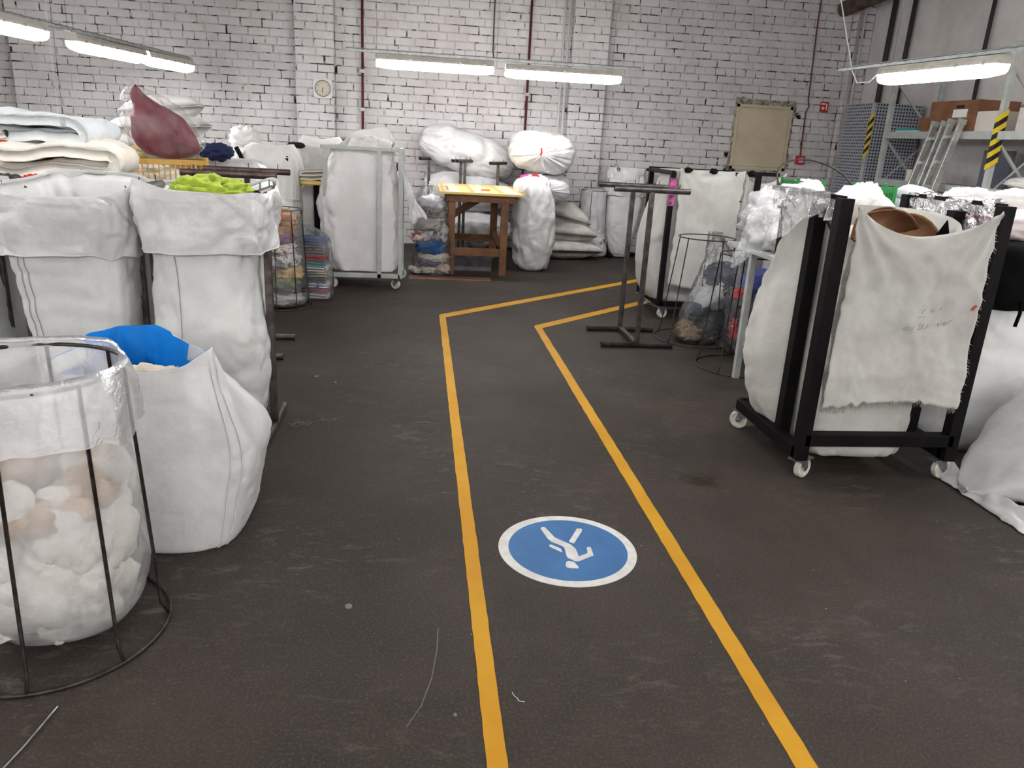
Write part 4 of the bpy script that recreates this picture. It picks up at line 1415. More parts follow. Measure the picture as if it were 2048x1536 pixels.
# bag of folded laundry next to it
STK = [((-0.98, 7.26, 0.035), 0.30, 'white', (214, 210, 206), None), ((-0.97, 7.26, 0.085), 0.30, 'wine', (150, 36, 44), None), ((-0.97, 7.26, 0.13), 0.29, 'white and blue', (216, 216, 218), (40, 80, 170)),
       ((-0.98, 7.26, 0.18), 0.28, 'dark green', (60, 78, 74), None), ((-0.97, 7.26, 0.23), 0.29, 'grey-beige', (190, 182, 170), (150, 142, 132)), ((-0.98, 7.26, 0.28), 0.28, 'off-white', (220, 220, 214), None),
       ((-0.97, 7.26, 0.335), 0.29, 'turquoise', (88, 164, 170), None), ((-0.97, 7.26, 0.385), 0.29, 'scarlet', (196, 44, 40), None), ((-0.97, 7.26, 0.43), 0.28, 'taupe', (120, 104, 98), None),
       ((-0.98, 7.26, 0.475), 0.28, 'brown-grey', (136, 124, 120), (90, 80, 78)), ((-0.97, 7.26, 0.53), 0.27, 'denim blue', (52, 84, 138), (34, 54, 96))]
for k, (c, w, cn, c1, c2) in enumerate(STK):
    folded('folded_cloth', c, w * 0.92, 0.26, 2, 0.024, cm('stk%d' % k, c1, c2), '%s folded cloth in the clear bag beside the wire cage' % cn, 'cloth', 40 + k * 1.9, 0.15 * nz(k * 3.1, 0, 0), group='folded laundry in the clear bag', amp=0.7)
FB3 = thing('clear_bag', 'clear plastic bag round the stack of folded laundry', 'plastic bag', (-0.97, 7.26, 0), 'clear plastic bags')
MB().grid(loft_rows([(0.005, -0.97, 7.26, 0.16, 0.15, 4), (0.04, -0.97, 7.26, 0.185, 0.165, 5), (0.3, -0.97, 7.26, 0.18, 0.165, 5), (0.52, -0.97, 7.26, 0.175, 0.16, 4), (0.60, -1.0, 7.26, 0.14, 0.12, 3), (0.66, -1.03, 7.26, 0.08, 0.07, 3)], 56, 44, 9.2, 0.015, 6, 0.02), closeu=True, cap0=True, cap1=True).build('bag_skin', FILM, FB3)

# ------------------------------------------------------------------ black frame with draped white sheets behind the cage
bag_cart(-1.66, -1.26, 7.78, 8.35, 1.25, BLACK, 'black cart frame under white sheets behind the bare brown pipes',
         [(-1.66, 7.78, 1.22), (-1.26, 7.78, 1.22), (-1.66, 8.35, 1.22), (-1.26, 8.35, 1.22)],
         [((-1.66, 7.78, 1.22), (-1.66, 8.35, 1.22)), ((-1.26, 7.78, 1.22), (-1.26, 8.35, 1.22)), ((-1.70, 7.72, 1.30), (-1.56, 7.72, 1.02)), ((-1.72, 7.72, 1.0), (-1.63, 7.72, 1.15))])


def draped(name, keys, seed, mat, label, rim=None, wr=0.02, cr=0.02, fold=0.03, cat='cloth', nfold=4, cap=True, group=None):
    rows = loft_rows(keys, 96, 60, seed, wr, 3.8, cr, fold=fold, nfold=nfold, fold_z=(1.0, 0.0), rim=rim)
    return tag(MB().grid(rows, closeu=True, cap1=cap).build(name, mat, solid=0.002), label, cat, group)


draped('white_sheet', [(0.35, -1.46, 8.06, 0.31, 0.40, 4), (0.7, -1.46, 8.06, 0.30, 0.38, 4), (1.0, -1.46, 8.06, 0.30, 0.38, 4), (1.2, -1.46, 8.06, 0.28, 0.36, 4), (1.31, -1.46, 8.06, 0.22, 0.28, 3)], 4.0, W_COTTON,
       'white sheet draped over the black cart frame behind the bare pipes', rim=lambda t: 0.03 * math.sin(3 * t))
draped('white_sheet', [(0.30, -1.02, 8.75, 0.30, 0.35, 4), (0.7, -1.02, 8.75, 0.29, 0.34, 4), (1.1, -1.02, 8.75, 0.28, 0.33, 4), (1.3, -1.03, 8.75, 0.26, 0.30, 4), (1.40, -1.04, 8.75, 0.18, 0.22, 3)], 7.0, W_COTTON,
       'white sheet heaped high beside the light grey cart', rim=lambda t: 0.03 * math.sin(2 * t + 1))
tied_sack('white_sack', [(0.0, 0, 0, 0.2, 0.22, 3), (0.1, 0, 0, 0.26, 0.28, 4), (0.6, 0, 0, 0.26, 0.28, 4), (1.1, 0, 0, 0.25, 0.26, 4), (1.28, 0, 0, 0.16, 0.16, 3)], RT((-1.02, 8.75, 0)), W_COTTON,
          'white sack standing beneath the heaped sheet', 17.3)
folded('dark_cloth', (-0.93, 9.1, 1.395), 0.34, 0.2, 1, 0.03, cm('slate', (96, 98, 98)), 'slate grey cloth lying on the heaped white sheet', 'cloth', 3.0, -0.1)
lump('black_cloth', (-1.25, 8.35, 1.33), (0.09, 0.07, 0.03), cm('blackish', (36, 34, 38)), 'small black garment on the white sheet', 'cloth', 3.7, 0.2)
lump('yellow_board', (-1.0, 7.98, 0.995), (0.16, 0.12, 0.022), M('yellow_board_mat', srgb(214, 186, 104), 0.6), 'yellow padded board edge sticking out beside the cart', 'board', 1.0, 0.03, n=5)
folded('folded_cloth', (-1.02, 8.0, 1.075), 0.22, 0.2, 3, 0.035, cm('eggshell', (216, 208, 200)), 'pale folded cloth lying on the yellow board', 'cloth', 6.0, 0.0)
MB_post = MB().bar((-1.02, 8.06, 0.0), (-1.02, 8.06, 0.972), 0.05).build('board_stand', BLACK, smooth=False)
tag(MB_post, 'dark post carrying the yellow board', 'stand')
draped('white_sheet', [(0.02, -1.16, 8.22, 0.09, 0.10, 3), (0.4, -1.14, 8.22, 0.13, 0.13, 3), (0.8, -1.13, 8.22, 0.13, 0.12, 3), (0.95, -1.13, 8.22, 0.10, 0.10, 3)], 9.0, W_COTTON, 'greyish white cloth hanging between cart and black frame')

# ------------------------------------------------------------------ light grey cart with its white sack
cx0, cx1, cy0, cy1 = -0.895, -0.18, 7.74, 8.42
bag_cart(cx0, cx1, cy0, cy1, 1.35, GREYP, 'light grey wheeled cart holding a tall white sack',
         [(cx0, cy1, 1.35), (cx1, cy0, 1.35), (cx1, cy1, 1.35), (-0.385, cy0, 1.35), (cx0, cy0, 1.35)],
         [((cx0 - 0.04, cy0, 1.345), (cx1 + 0.02, cy0, 1.345)), ((cx0, cy1, 1.345), (cx1, cy1, 1.345)), ((cx0, cy0, 1.345), (cx0, cy1, 1.345)), ((cx1, cy0, 1.345), (cx1, cy1, 1.345))], w=0.042, zb=0.135, angs=(0.3, 2.5, 0.2, 0.6))
GWS = M('grey_white_sack', srgb(232, 229, 228), 0.5, c2=srgb(222, 218, 217), ns=3, bump=0.25, bs=16, trans=0.08)
rows = loft_rows([(0.17, -0.55, 8.05, 0.26, 0.26, 4), (0.2, -0.56, 8.03, 0.33, 0.30, 4), (0.45, -0.58, 8.0, 0.385, 0.335, 4), (0.75, -0.60, 7.98, 0.40, 0.345, 3.6), (1.0, -0.58, 8.0, 0.37, 0.31, 3.6), (1.22, -0.56, 8.04, 0.315, 0.28, 4), (1.36, -0.55, 8.06, 0.30, 0.27, 4)],
                 130, 84, 2.7, 0.03, 3.8, 0.03, fold=0.05, nfold=4, fold_z=(1.0, 0.0), rim=lambda t: 0.20 * max(0.0, math.cos(t - 1.2)) ** 3, fine=0.008)
for r in rows:
    for i, p in enumerate(r):           # held back by the front posts, free at the open corner
        f = min(1.0, max(0.0, (-0.68 - p[0]) / 0.14)) * min(1.0, max(0.0, (1.26 - p[2]) / 0.12))
        lim = 7.785 - 0.13 * f
        x_ = p[0] if p[0] < -0.215 else -0.215 + 0.2 * (p[0] + 0.215)
        r[i] = (x_, p[1] if p[1] > lim else lim + 0.15 * (p[1] - lim), p[2])
tag(MB().grid(rows, closeu=True, cap0=True).build('white_sack', GWS, solid=0.002), 'tall greyish white sack bulging inside the light grey cart', 'sack')
lump('white_cloth', (-0.50, 8.16, 1.33), (0.22, 0.16, 0.13), W_COTTON, 'white cloth rising from the sack in the light grey cart', 'cloth', 23.0, 0.2)
# clear flap spilling over the cart side
rows = []
for j in range(25):
    s = j / 24
    r = []
    for i in range(21):
        u = i / 20
        x = -0.17 + 0.26 * (1 - math.cos(s * PI / 2)) * (0.4 + 0.6 * u) + 0.02 * fbm(u * 4, s * 4, 3)
        y = 7.80 + 0.55 * u
        z = 1.30 - 0.62 * s - 0.1 * (u - 0.5) ** 2 + 0.03 * fbm(u * 3, s * 3, 8)
        r.append((x, y, z))
    rows.append(r)
tag(MB().grid(rows).build('film_sheet', FILM_M, solid=0.001), 'milky plastic sheet slipping off the side of the light grey cart', 'plastic sheet')

# ------------------------------------------------------------------ clear bag of textile waste
WB = (0.155, 8.80)
WST = [((0.06, 8.76, 0.05), (0.17, 0.12, 0.045), (206, 200, 190), None, 'dirty white'), ((0.28, 8.74, 0.07), (0.09, 0.10, 0.055), (208, 176, 158), (222, 214, 204), 'skin coloured'), ((0.12, 8.72, 0.13), (0.13, 0.08, 0.035), (70, 96, 128), (150, 40, 44), 'blue and red'),
       ((0.18, 8.76, 0.20), (0.18, 0.13, 0.06), (222, 216, 204), None, 'cream'), ((0.14, 8.72, 0.31), (0.17, 0.11, 0.085), (38, 84, 142), None, 'strong blue'), ((0.02, 8.74, 0.42), (0.11, 0.11, 0.07), (214, 204, 198), (170, 90, 96), 'pinkish patterned'),
       ((0.25, 8.76, 0.47), (0.09, 0.10, 0.12), (196, 192, 190), (120, 114, 112), 'silvery grey'), ((0.08, 8.76, 0.56), (0.15, 0.12, 0.09), (190, 182, 176), None, 'warm grey'), ((0.17, 8.78, 0.68), (0.14, 0.12, 0.07), (150, 136, 130), (70, 62, 62), 'brown and black'),
       ((0.13, 8.80, 0.79), (0.15, 0.13, 0.075), (218, 218, 220), None, 'bluish white')]
for k, (c, s, c1, c2, cn) in enumerate(WST):
    lump('textile_scrap', c, s, cm('wst%d' % k, c1, c2), '%s textile scrap in the clear bag beside the wooden table' % cn, 'cloth', 60 + 2.1 * k, 0.3, 2.6, group='scraps in the clear bag by the table', nu=32, nv=18)
FB4 = thing('clear_bag', 'shiny clear bag of textile scraps standing beside the wooden table', 'plastic bag', (WB[0], WB[1], 0), 'clear plastic bags')
MB().grid(loft_rows([(0.005, 0.16, 8.78, 0.19, 0.14, 3.5), (0.05, 0.165, 8.78, 0.225, 0.17, 4), (0.4, 0.155, 8.78, 0.205, 0.165, 3.5), (0.7, 0.15, 8.79, 0.19, 0.16, 3), (0.86, 0.15, 8.80, 0.19, 0.15, 3), (0.97, 0.17, 8.80, 0.14, 0.11, 2.4)], 60, 50, 4.7, 0.025, 6, 0.03), closeu=True, cap0=True).build('bag_skin', FILM_S, FB4)

# ------------------------------------------------------------------ wooden table with a yellow checked top
TX0, TX1, TY0, TY1, TZ = 0.34, 1.14, 8.66, 10.2, 0.925
tb = thing('wooden_table', 'brown wooden work table with a yellow checked top', 'table', ((TX0 + TX1) / 2, (TY0 + TY1) / 2, 0))
CHECK = M('yellow_top', srgb(236, 212, 146), 0.5, c2=srgb(230, 200, 124), ns=3)
MB().box((TX0 - 0.12, TY0, TZ - 0.028), (TX1, TY1, TZ)).build('tabletop', CHECK, tb, smooth=False, bevel=0.004)
top = [c for c in tb.children if c.name.startswith('tabletop')]
CHK2 = M('pale_check', srgb(244, 234, 206), 0.5)
CHK3 = M('red_check', srgb(222, 168, 108), 0.5)
tabletop = bpy.data.objects[[o.name for o in bpy.data.objects if o.name.startswith('tabletop')][-1]]
for i in range(3):
    x = TX0 - 0.06 + i * 0.33
    MB().box((x, TY0 + 0.01, TZ), (min(x + 0.15, TX1 - 0.01), TY1 - 0.01, TZ + 0.0015)).build('check_stripe', CHK2, tabletop, smooth=False)
for j in range(20):
    y = TY0 + 0.06 + j * 0.074
    for i in range(4):
        x = TX0 - 0.10 + i * 0.32
        MB().box((x, y, TZ), (min(x + 0.16, TX1 - 0.01), y + 0.012, TZ + 0.0025)).build('check_stripe', CHK3, tabletop, smooth=False)
LEGY = (TY0 + 0.10, TY1 - 0.12)
LEGX = (TX0 + 0.02, 0.955)
for lx in LEGX:
    for ly in LEGY:
        MB().box((lx - 0.04, ly - 0.035, 0), (lx + 0.04, ly + 0.035, TZ - 0.10)).build('leg', WOOD, tb, smooth=False, bevel=0.003)
for ly in LEGY:
    MB().box((LEGX[0] - 0.06, ly - 0.045, TZ - 0.108), (LEGX[1] + 0.10, ly + 0.0, TZ - 0.029)).build('apron', WOOD, tb, smooth=False, bevel=0.003)
    MB().box((LEGX[0] - 0.02, ly - 0.02, 0.22), (LEGX[1], ly + 0.02, 0.31)).build('stretcher', WOOD, tb, smooth=False, bevel=0.003)
for lx in LEGX:
    MB().box((lx - 0.02, LEGY[0], TZ - 0.108), (lx + 0.02, LEGY[1], TZ - 0.03)).build('side_apron', WOOD, tb, smooth=False)
    MB().box((lx - 0.018, LEGY[0], 0.30), (lx + 0.018, LEGY[1], 0.37)).build('side_stretcher', WOOD, tb, smooth=False)
MB().bar((LEGX[0], LEGY[1], 0.50), (LEGX[1] - 0.1, LEGY[1] - 0.03, 0.82), 0.03, 0.09, up=(0, 0, 1)).build('diagonal_brace', WOOD, tb, smooth=False)
tag(MB().box((0.70, 9.02, TZ + 0.0026), (0.80, 9.06, TZ + 0.018)).build('orange_block', M('orange_plastic', srgb(214, 120, 50), 0.5), smooth=False, bevel=0.003), 'small orange marker block lying on the yellow table top', 'block')
tag(MB().box((-0.1, 8.38, 0.0), (0.80, 8.60, 0.004)).build('cardboard_sheet', M('cardboard_brown', srgb(126, 92, 78), 0.8, c2=srgb(104, 74, 62), ns=6), smooth=False), 'brown sheet lying flat on the floor before the table', 'sheet')
bx = thing('storage_box', 'dirty grey box on the floor under the table', 'box', (0.62, 9.3, 0))
MB().box((0.42, 9.05, 0.0), (0.86, 9.10, 0.22)).build('panel', M('grey_panel_mat', srgb(112, 110, 112), 0.6, c2=srgb(80, 78, 82), ns=5), bx, smooth=False)
MB().box((0.42, 9.10, 0.0), (0.86, 9.4, 0.2)).build('body', M('navy_panel', srgb(56, 60, 78), 0.6), bx, smooth=False)

# racks behind the table
AR = math.radians(60)
t_rack(0.80, 10.42, AR, 'bare steel rack standing behind the wooden table, nearer the piled sacks', STEEL, half=0.24, plen=0.5, npin=2)
t_rack(0.33, 10.68, AR, 'bare steel rack standing behind the wooden table, nearer the grey cart', STEEL, half=0.24, plen=0.5, npin=2)

# ------------------------------------------------------------------ pile of stuffed sacks by the wall
def fat(L, r1, r2, n=2.4):
    return [(-L / 2, 0, 0, 0.03, 0.03, 2), (-L / 2 + 0.05, 0, 0, r1 * 0.55, r2 * 0.55, n), (-L * 0.28, 0, 0, r1 * 0.92, r2 * 0.92, n), (0, 0, 0, r1, r2, n), (L * 0.25, 0, 0, r1 * 0.92, r2 * 0.92, n), (L / 2 - 0.06, 0, 0, r1 * 0.5, r2 * 0.5, 2.2), (L / 2, 0, 0, 0.04, 0.04, 2)]


tied_sack('stuffed_sack', fat(1.30, 0.29, 0.25), RT((0.64, 10.92, 1.29), 0, PI / 2 + 0.28, 0.02), W_SATIN, 'huge shiny white sack slumped on top of the pile behind the racks', 1.0)
tied_sack('stuffed_sack', fat(1.2, 0.26, 0.25), RT((0.66, 10.93, 0.80), 0, PI / 2 + 0.05, 0.0), W_SATIN, 'shiny white sack in the middle of the pile behind the racks', 3.0)
tied_sack('stuffed_sack', fat(1.25, 0.28, 0.25), RT((0.66, 10.93, 0.28), 0, PI / 2, 0.0), W_SATIN, 'shiny white sack at the bottom of the pile behind the racks', 5.0)
tied_sack('stuffed_sack', fat(0.90, 0.44, 0.27, 2.4), RT((1.54, 10.15, 1.38), PI / 2 + 0.05, 0.06, -0.12), W_SATIN, 'round white sack tied with red cord, topmost of the pile at the wall', 7.0, nfold=9)
tied_sack('stuffed_sack', fat(0.85, 0.34, 0.21, 2.4), RT((1.62, 10.2, 0.92), PI / 2, 0, -0.2), W_SATIN, 'white sack under the topmost round one', 9.0, nfold=9)
tied_sack('stuffed_sack', [(0.0, 0, 0, 0.05, 0.05, 2), (0.06, 0, 0, 0.17, 0.16, 2.3), (0.25, 0, 0, 0.235, 0.22, 2.3), (0.5, 0, 0, 0.255, 0.235, 2.3), (0.8, 0, 0, 0.245, 0.23, 2.3), (1.0, -0.04, 0, 0.21, 0.20, 2.3), (1.10, -0.06, 0, 0.08, 0.08, 2)], RT((1.39, 9.30, 0), 0, -0.02, 0), W_SATIN,
          'long white sack standing upright beside the wooden table', 11.0)
top_sack = [o for o in bpy.data.objects if o.get('label', '').startswith('round white sack tied with red')][0]
MB().tube([(1.46, 9.69, 1.34), (1.47, 9.67, 1.37), (1.465, 9.68, 1.42)], 0.012, 6).build('tie_cord', RED, top_sack)
MB().tube([(1.46, 9.69, 1.33), (1.50, 9.68, 1.22), (1.54, 9.70, 1.14), (1.60, 9.72, 1.15)], 0.004, 6).build('cord_end', W_COTTON, top_sack)
for k, (c, s, col) in enumerate((((1.27, 9.56, 1.07), (0.06, 0.04, 0.035), (224, 70, 150)), ((1.40, 9.62, 1.09), (0.045, 0.03, 0.025), (214, 50, 60)))):
    lump('pink_cloth', c, s, cm('pk%d' % k, col), ('magenta' if k == 0 else 'red') + ' rag tucked between sacks behind the table', 'cloth', 5 + k, 0.3)
lump('white_sack', (1.42, 9.72, 0.84), (0.22, 0.18, 0.26), W_SATIN, 'crumpled white sack holding the bright rags behind the table', 'sack', 3.4, 0.18)
tied_sack('stuffed_sack', [(0.0, 0, 0, 0.12, 0.12, 3), (0.06, 0, 0, 0.22, 0.2, 3), (0.4, 0, 0, 0.22, 0.2, 3), (0.62, 0, 0, 0.1, 0.1, 2)], RT((1.42, 9.74, 0)), W_SATIN, 'white sack on the floor behind the table under the rags', 13.0)
BURL = M('grey_white_sacking', srgb(206, 202, 196), 0.85, c2=srgb(184, 180, 174), ns=6, bump=0.4, bs=60, spec=0.15)
pillow('filled_sack', (2.0, 10.48, 0.14), 0.86, 0.75, 0.27, BURL, 'flat filled grey-white sack on the floor by the wall, lowest of three', 'sack', 1.0, (0, 0, 0.1), 'flat sacks by the wall')
pillow('filled_sack', (1.98, 10.50, 0.36), 0.80, 0.72, 0.28, BURL, 'flat filled grey-white sack, middle of three by the wall', 'sack', 4.0, (0, 0.04, -0.05), 'flat sacks by the wall')
pillow('filled_sack', (1.92, 10.55, 0.58), 0.72, 0.66, 0.34, BURL, 'flat filled grey-white sack, top of three by the wall', 'sack', 7.0, (0.05, 0.22, 0.05), 'flat sacks by the wall')
wire_stand((2.40, 10.68), 0.19, 0.24, 0.90, 5, 'wire stand with a clear bag against the wall pilaster', r=0.0045, a0=0.5)
FB5 = thing('clear_bag', 'clear bag of white offcuts in the wire stand at the pilaster', 'plastic bag', (2.40, 10.68, 0), 'clear plastic bags')
MB().grid(loft_rows([(0.012, 2.4, 10.66, 0.17, 0.17, 2.4), (0.06, 2.4, 10.66, 0.225, 0.21, 2.4), (0.3, 2.4, 10.67, 0.21, 0.21, 2), (0.6, 2.4, 10.68, 0.18, 0.18, 2), (0.91, 2.4, 10.68, 0.198, 0.198, 2)], 56, 40, 6.6, 0.015, 6, 0.02), closeu=True, cap0=True).build('bag_skin', FILM_M, FB5)
lump('white_offcuts', (2.40, 10.66, 0.22), (0.18, 0.18, 0.19), cm('offc', (222, 220, 216), (188, 184, 180)), 'white fabric offcuts inside the clear bag at the pilaster', 'cloth', 8.0, 0.35, 3.5)
# sack hung on the dark frame in the corner of the pilaster
t_rack(2.92, 10.72, PI / 2, 'black rack by the wall carrying a white sack with deep collar', BLACK, half=0.27, plen=0.5)
hung_sack('white sack with a deep folded collar hung by the wall behind the steel rack',
          [(0.02, 2.80, 10.68, 0.10, 0.12, 2.6), (0.12, 2.80, 10.68, 0.16, 0.16, 3), (0.4, 2.80, 10.68, 0.21, 0.19, 3.5), (0.75, 2.80, 10.69, 0.245, 0.2, 4), (1.0, 2.80, 10.70, 0.25, 0.22, 4), (1.21, 2.80, 10.72, 0.265, 0.23, 4)],
          [(0.86, 2.80, 10.69, 0.27, 0.225, 4), (1.0, 2.80, 10.69, 0.275, 0.235, 4), (1.22, 2.80, 10.72, 0.27, 0.235, 4)], seed=22.0, fill=0.2)
# ------------------------------------------------------------------ right side: bare rack
t_rack(1.705, 5.94, 0.0, 'bare dark steel rack standing on the walkway edge', M('dark_pipe_steel', srgb(94, 88, 86), 0.38, 0.6, c2=srgb(66, 60, 58), ns=14), plen=0.575)

# ------------------------------------------------------------------ black cart behind it
ax0, ax1, ay0, ay1 = 2.20, 2.98, 6.75, 7.42
c2_ = bag_cart(ax0, ax1, ay0, ay1, 1.33, BLACK, 'black wheeled cart with a white lining and pink tape on its post',
               [(ax0, ay0, 1.31), (ax1 - 0.2, ay0, 1.33), (ax0, ay1, 1.33), (ax1, ay1, 1.33), (ax1, ay0, 1.33)],
               [((ax0, ay0, 1.30), (ax0, ay1, 1.30)), ((ax1, ay0, 1.31), (ax1, ay1, 1.31)), ((ax0, ay1, 1.31), (ax1 + 0.5, ay1, 1.31))], zb=0.14)
MB().box((ax0 - 0.025, ay0 - 0.025, 1.02), (ax0 + 0.025, ay0 + 0.025, 1.26)).build('pink_tape', M('pink_tape', srgb(206, 90, 160), 0.5, c2=srgb(60, 40, 60), ns=18), c2_, smooth=False)
# lining: cloth over the rails, bulging out to the aisle side
draped('white_lining', [(0.12, 2.52, 7.08, 0.22, 0.20, 4), (0.16, 2.50, 7.06, 0.34, 0.26, 4), (0.4, 2.47, 7.05, 0.415, 0.275, 4), (0.7, 2.48, 7.06, 0.42, 0.272, 4.5), (1.0, 2.52, 7.07, 0.385, 0.27, 5), (1.25, 2.55, 7.08, 0.34, 0.27, 6), (1.32, 2.56, 7.08, 0.335, 0.29, 6)], 3.9, W_CANVAS,
       'white canvas lining bulging from the black cart with pink tape', wr=0.018, cr=0.012, fold=0.02, cat='lining', cap=False)


def hanging_cloth(x0, x1, y, ztop, zbot, sag, seed, mat, name, label, nx=44, nzv=40, wave=0.014, cat='cloth', fringe=0, ragged=0.012, lean=0.0, group=None):
    root = thing(name, label, cat, ((x0 + x1) / 2, y, zbot), group)
    rows = []
    for j in range(nzv + 1):
        s = j / nzv
        r = []
        for i in range(nx + 1):
            u = i / nx
            zt = ztop - sag * (1 - (2 * u - 1) ** 2) ** 0.9
            zb_ = zbot + 0.02 * math.sin(u * 5 + seed) + (ragged * nz(u * 22, seed, 1))
            z = zt + (zb_ - zt) * s
            edge = 0.008 * nz(s * 14, seed, 5) * (abs(2 * u - 1) ** 8)
            x = x0 + (x1 - x0) * u + edge * 2 + 0.03 * (2 * u - 1) * -math.sin(PI * min(1, s * 1.3)) * 0.4
            # tension folds fanning from the two upper corners
            f1 = math.atan2(s * 1.2 + 0.03, u + 0.02)
            f2 = math.atan2(s * 1.2 + 0.03, 1 - u + 0.02)
            fold_ = wave * (0.6 * math.sin(f1 * 13 + seed) * math.exp(-2.4 * math.hypot(u, s)) + 0.6 * math.sin(f2 * 14 - seed) * math.exp(-2.2 * math.hypot(1 - u, s)))
            yy_ = y + fold_ + wave * 0.9 * fbm(u * 2.2 + seed, s * 2.5, seed, 4) - wave * 0.5 * crease(u * 2 + seed, s * 2.4 + seed, 3) + lean * s
            # the sagging top edge rolls back over the rail line
            yy_ += 0.05 * max(0.0, 1 - s * 12) * (1 - (2 * u - 1) ** 2)
            r.append((x, yy_, z))
        rows.append(r)
    MB().grid(rows).build('cloth_panel', mat, root, solid=0.003)
    if fringe:
        fr2 = MB()
        rr = random.Random(int(seed * 10))
        for k in range(fringe):
            u = rr.random()
            p = Vector(rows[-1][int(u * nx)])
            ln = rr.uniform(0.006, 0.028)
            fr2.tube([p + Vector((0, 0, 0.004)), p + Vector((rr.uniform(-0.008, 0.008), rr.uniform(-0.006, 0.003), -ln))], 0.0009, 4)
        for k in range(fringe // 3):
            j = rr.randrange(2, nzv)
            i = rr.choice((0, nx))
            p = Vector(rows[j][i])
            sg_ = -1 if i == 0 else 1
            fr2.tube([p, p + Vector((sg_ * rr.uniform(0.004, 0.018), 0, -rr.uniform(0.0, 0.015)))], 0.0009, 4)
        tag(fr2.build('frayed_threads', mat, root), kind='stuff')
    return root, rows


hanging_cloth(ax0 + 0.05, ax1 - 0.14, ay0 - 0.03, 1.345, 0.30, 0.015, 2.0, W_CANVAS, 'canvas_flap', 'white canvas flap hanging on the front of the cart with pink tape', fringe=60, wave=0.012)
hanging_cloth(ax1 - 0.12, ax1 + 0.26, ay0 + 0.02, 1.345, 0.95, 0.10, 4.0, W_CANVAS, 'canvas_flap', 'short white canvas flap sagging beside the long one', fringe=30, wave=0.012)
for k, (x, s) in enumerate(((2.32, 0.0), (2.55, 1.0), (2.9, 2.0))):
    lump('black_knot', (x, ay0 - 0.035, 1.33), (0.035, 0.018, 0.022), BLACK, ['first', 'second', 'third'][k] + ' black fabric knot on the top edge of the cart with pink tape', 'knot', 3 + s, 0.4, group='black knots on the cart edge')

# ------------------------------------------------------------------ wire stands with clear bags of clothes
wire_stand((2.30, 6.02), 0.225, 0.335, 0.835, 5, 'wire stand with the leaning clear bag of dark clothes', r=0.0048, a0=-2.6)
wire_stand((2.33, 5.19), 0.215, 0.295, 0.82, 5, 'wire stand beside the grey table leg, holding no bag', r=0.0048, a0=-2.4)
DK = [((2.22, 5.93, 0.09), (0.12, 0.12, 0.085), (140, 112, 76), (96, 74, 50), 'tan and brown'), ((2.33, 5.92, 0.06), (0.04, 0.04, 0.03), (200, 40, 36), None, 'bright red'), ((2.38, 5.94, 0.17), (0.17, 0.14, 0.12), (30, 30, 34), None, 'black'),
      ((2.36, 5.98, 0.34), (0.14, 0.13, 0.11), (178, 178, 182), (150, 150, 156), 'pale grey'), ((2.48, 5.98, 0.42), (0.07, 0.08, 0.08), (210, 206, 200), (40, 38, 40), 'striped'), ((2.46, 6.04, 0.54), (0.125, 0.12, 0.10), (34, 44, 66), (24, 30, 46), 'navy'), ((2.28, 5.95, 0.28), (0.08, 0.09, 0.07), (52, 62, 86), None, 'slate blue')]
for k, (c, s, c1, c2, cn) in enumerate(DK):
    lump('garment', c, s, cm('dk%d' % k, c1, c2), '%s garment in the leaning clear bag behind the steel rack' % cn, 'clothing', 80 + 2.3 * k, 0.25, 2.6, group='clothes in the leaning clear bag', nu=32, nv=18)
FB6 = thing('clear_bag', 'leaning clear bag of dark clothes in the wire stand', 'plastic bag', (2.3, 5.95, 0), 'clear plastic bags')
MB().grid(loft_rows([(0.005, 2.27, 5.93, 0.15, 0.13, 2.6), (0.06, 2.28, 5.93, 0.205, 0.175, 2.6), (0.2, 2.34, 5.94, 0.215, 0.18, 2.4), (0.4, 2.40, 5.98, 0.20, 0.17, 2.2), (0.6, 2.46, 6.03, 0.165, 0.15, 2), (0.74, 2.43, 6.05, 0.11, 0.10, 2), (0.88, 2.36, 6.05, 0.07, 0.06, 2)], 60, 54, 7.2, 0.02, 6, 0.02), closeu=True, cap0=True).build('bag_skin', FILM_S, FB6)
BLU = [((2.55, 5.60, 0.09), (0.16, 0.14, 0.08), (60, 60, 66), (90, 90, 96), 'dark grey'), ((2.62, 5.55, 0.24), (0.15, 0.14, 0.11), (38, 62, 150), None, 'royal blue'), ((2.49, 5.55, 0.20), (0.11, 0.11, 0.12), (54, 44, 50), (214, 60, 66), 'black and red'), ((2.47, 5.55, 0.36), (0.10, 0.10, 0.10), (60, 54, 58), None, 'brown-black'),
       ((2.64, 5.58, 0.42), (0.11, 0.12, 0.10), (40, 38, 42), (190, 186, 180), 'black and white'), ((2.60, 5.62, 0.56), (0.13, 0.12, 0.10), (66, 84, 168), (50, 64, 130), 'periwinkle blue'), ((2.46, 5.56, 0.47), (0.07, 0.07, 0.05), (206, 50, 46), None, 'coral red')]
for k, (c, s, c1, c2, cn) in enumerate(BLU):
    lump('garment', c, s, cm('bl%d' % k, c1, c2), '%s garment in the upright clear bag behind the grey table leg' % cn, 'clothing', 100 + 2.3 * k, 0.25, 2.6, group='clothes in the upright clear bag', nu=32, nv=18)
FB7 = thing('clear_bag', 'upright clear bag of blue clothes behind the grey table leg', 'plastic bag', (2.56, 5.58, 0), 'clear plastic bags')
MB().grid(loft_rows([(0.005, 2.56, 5.58, 0.15, 0.13, 2.6), (0.05, 2.56, 5.58, 0.205, 0.18, 2.6), (0.3, 2.56, 5.58, 0.205, 0.18, 2.4), (0.6, 2.56, 5.58, 0.19, 0.165, 2.2), (0.8, 2.58, 5.6, 0.165, 0.14, 2), (0.98, 2.60, 5.6, 0.12, 0.10, 2)], 60, 50, 1.2, 0.02, 6, 0.02), closeu=True, cap0=True).build('bag_skin', FILM_S, FB7)

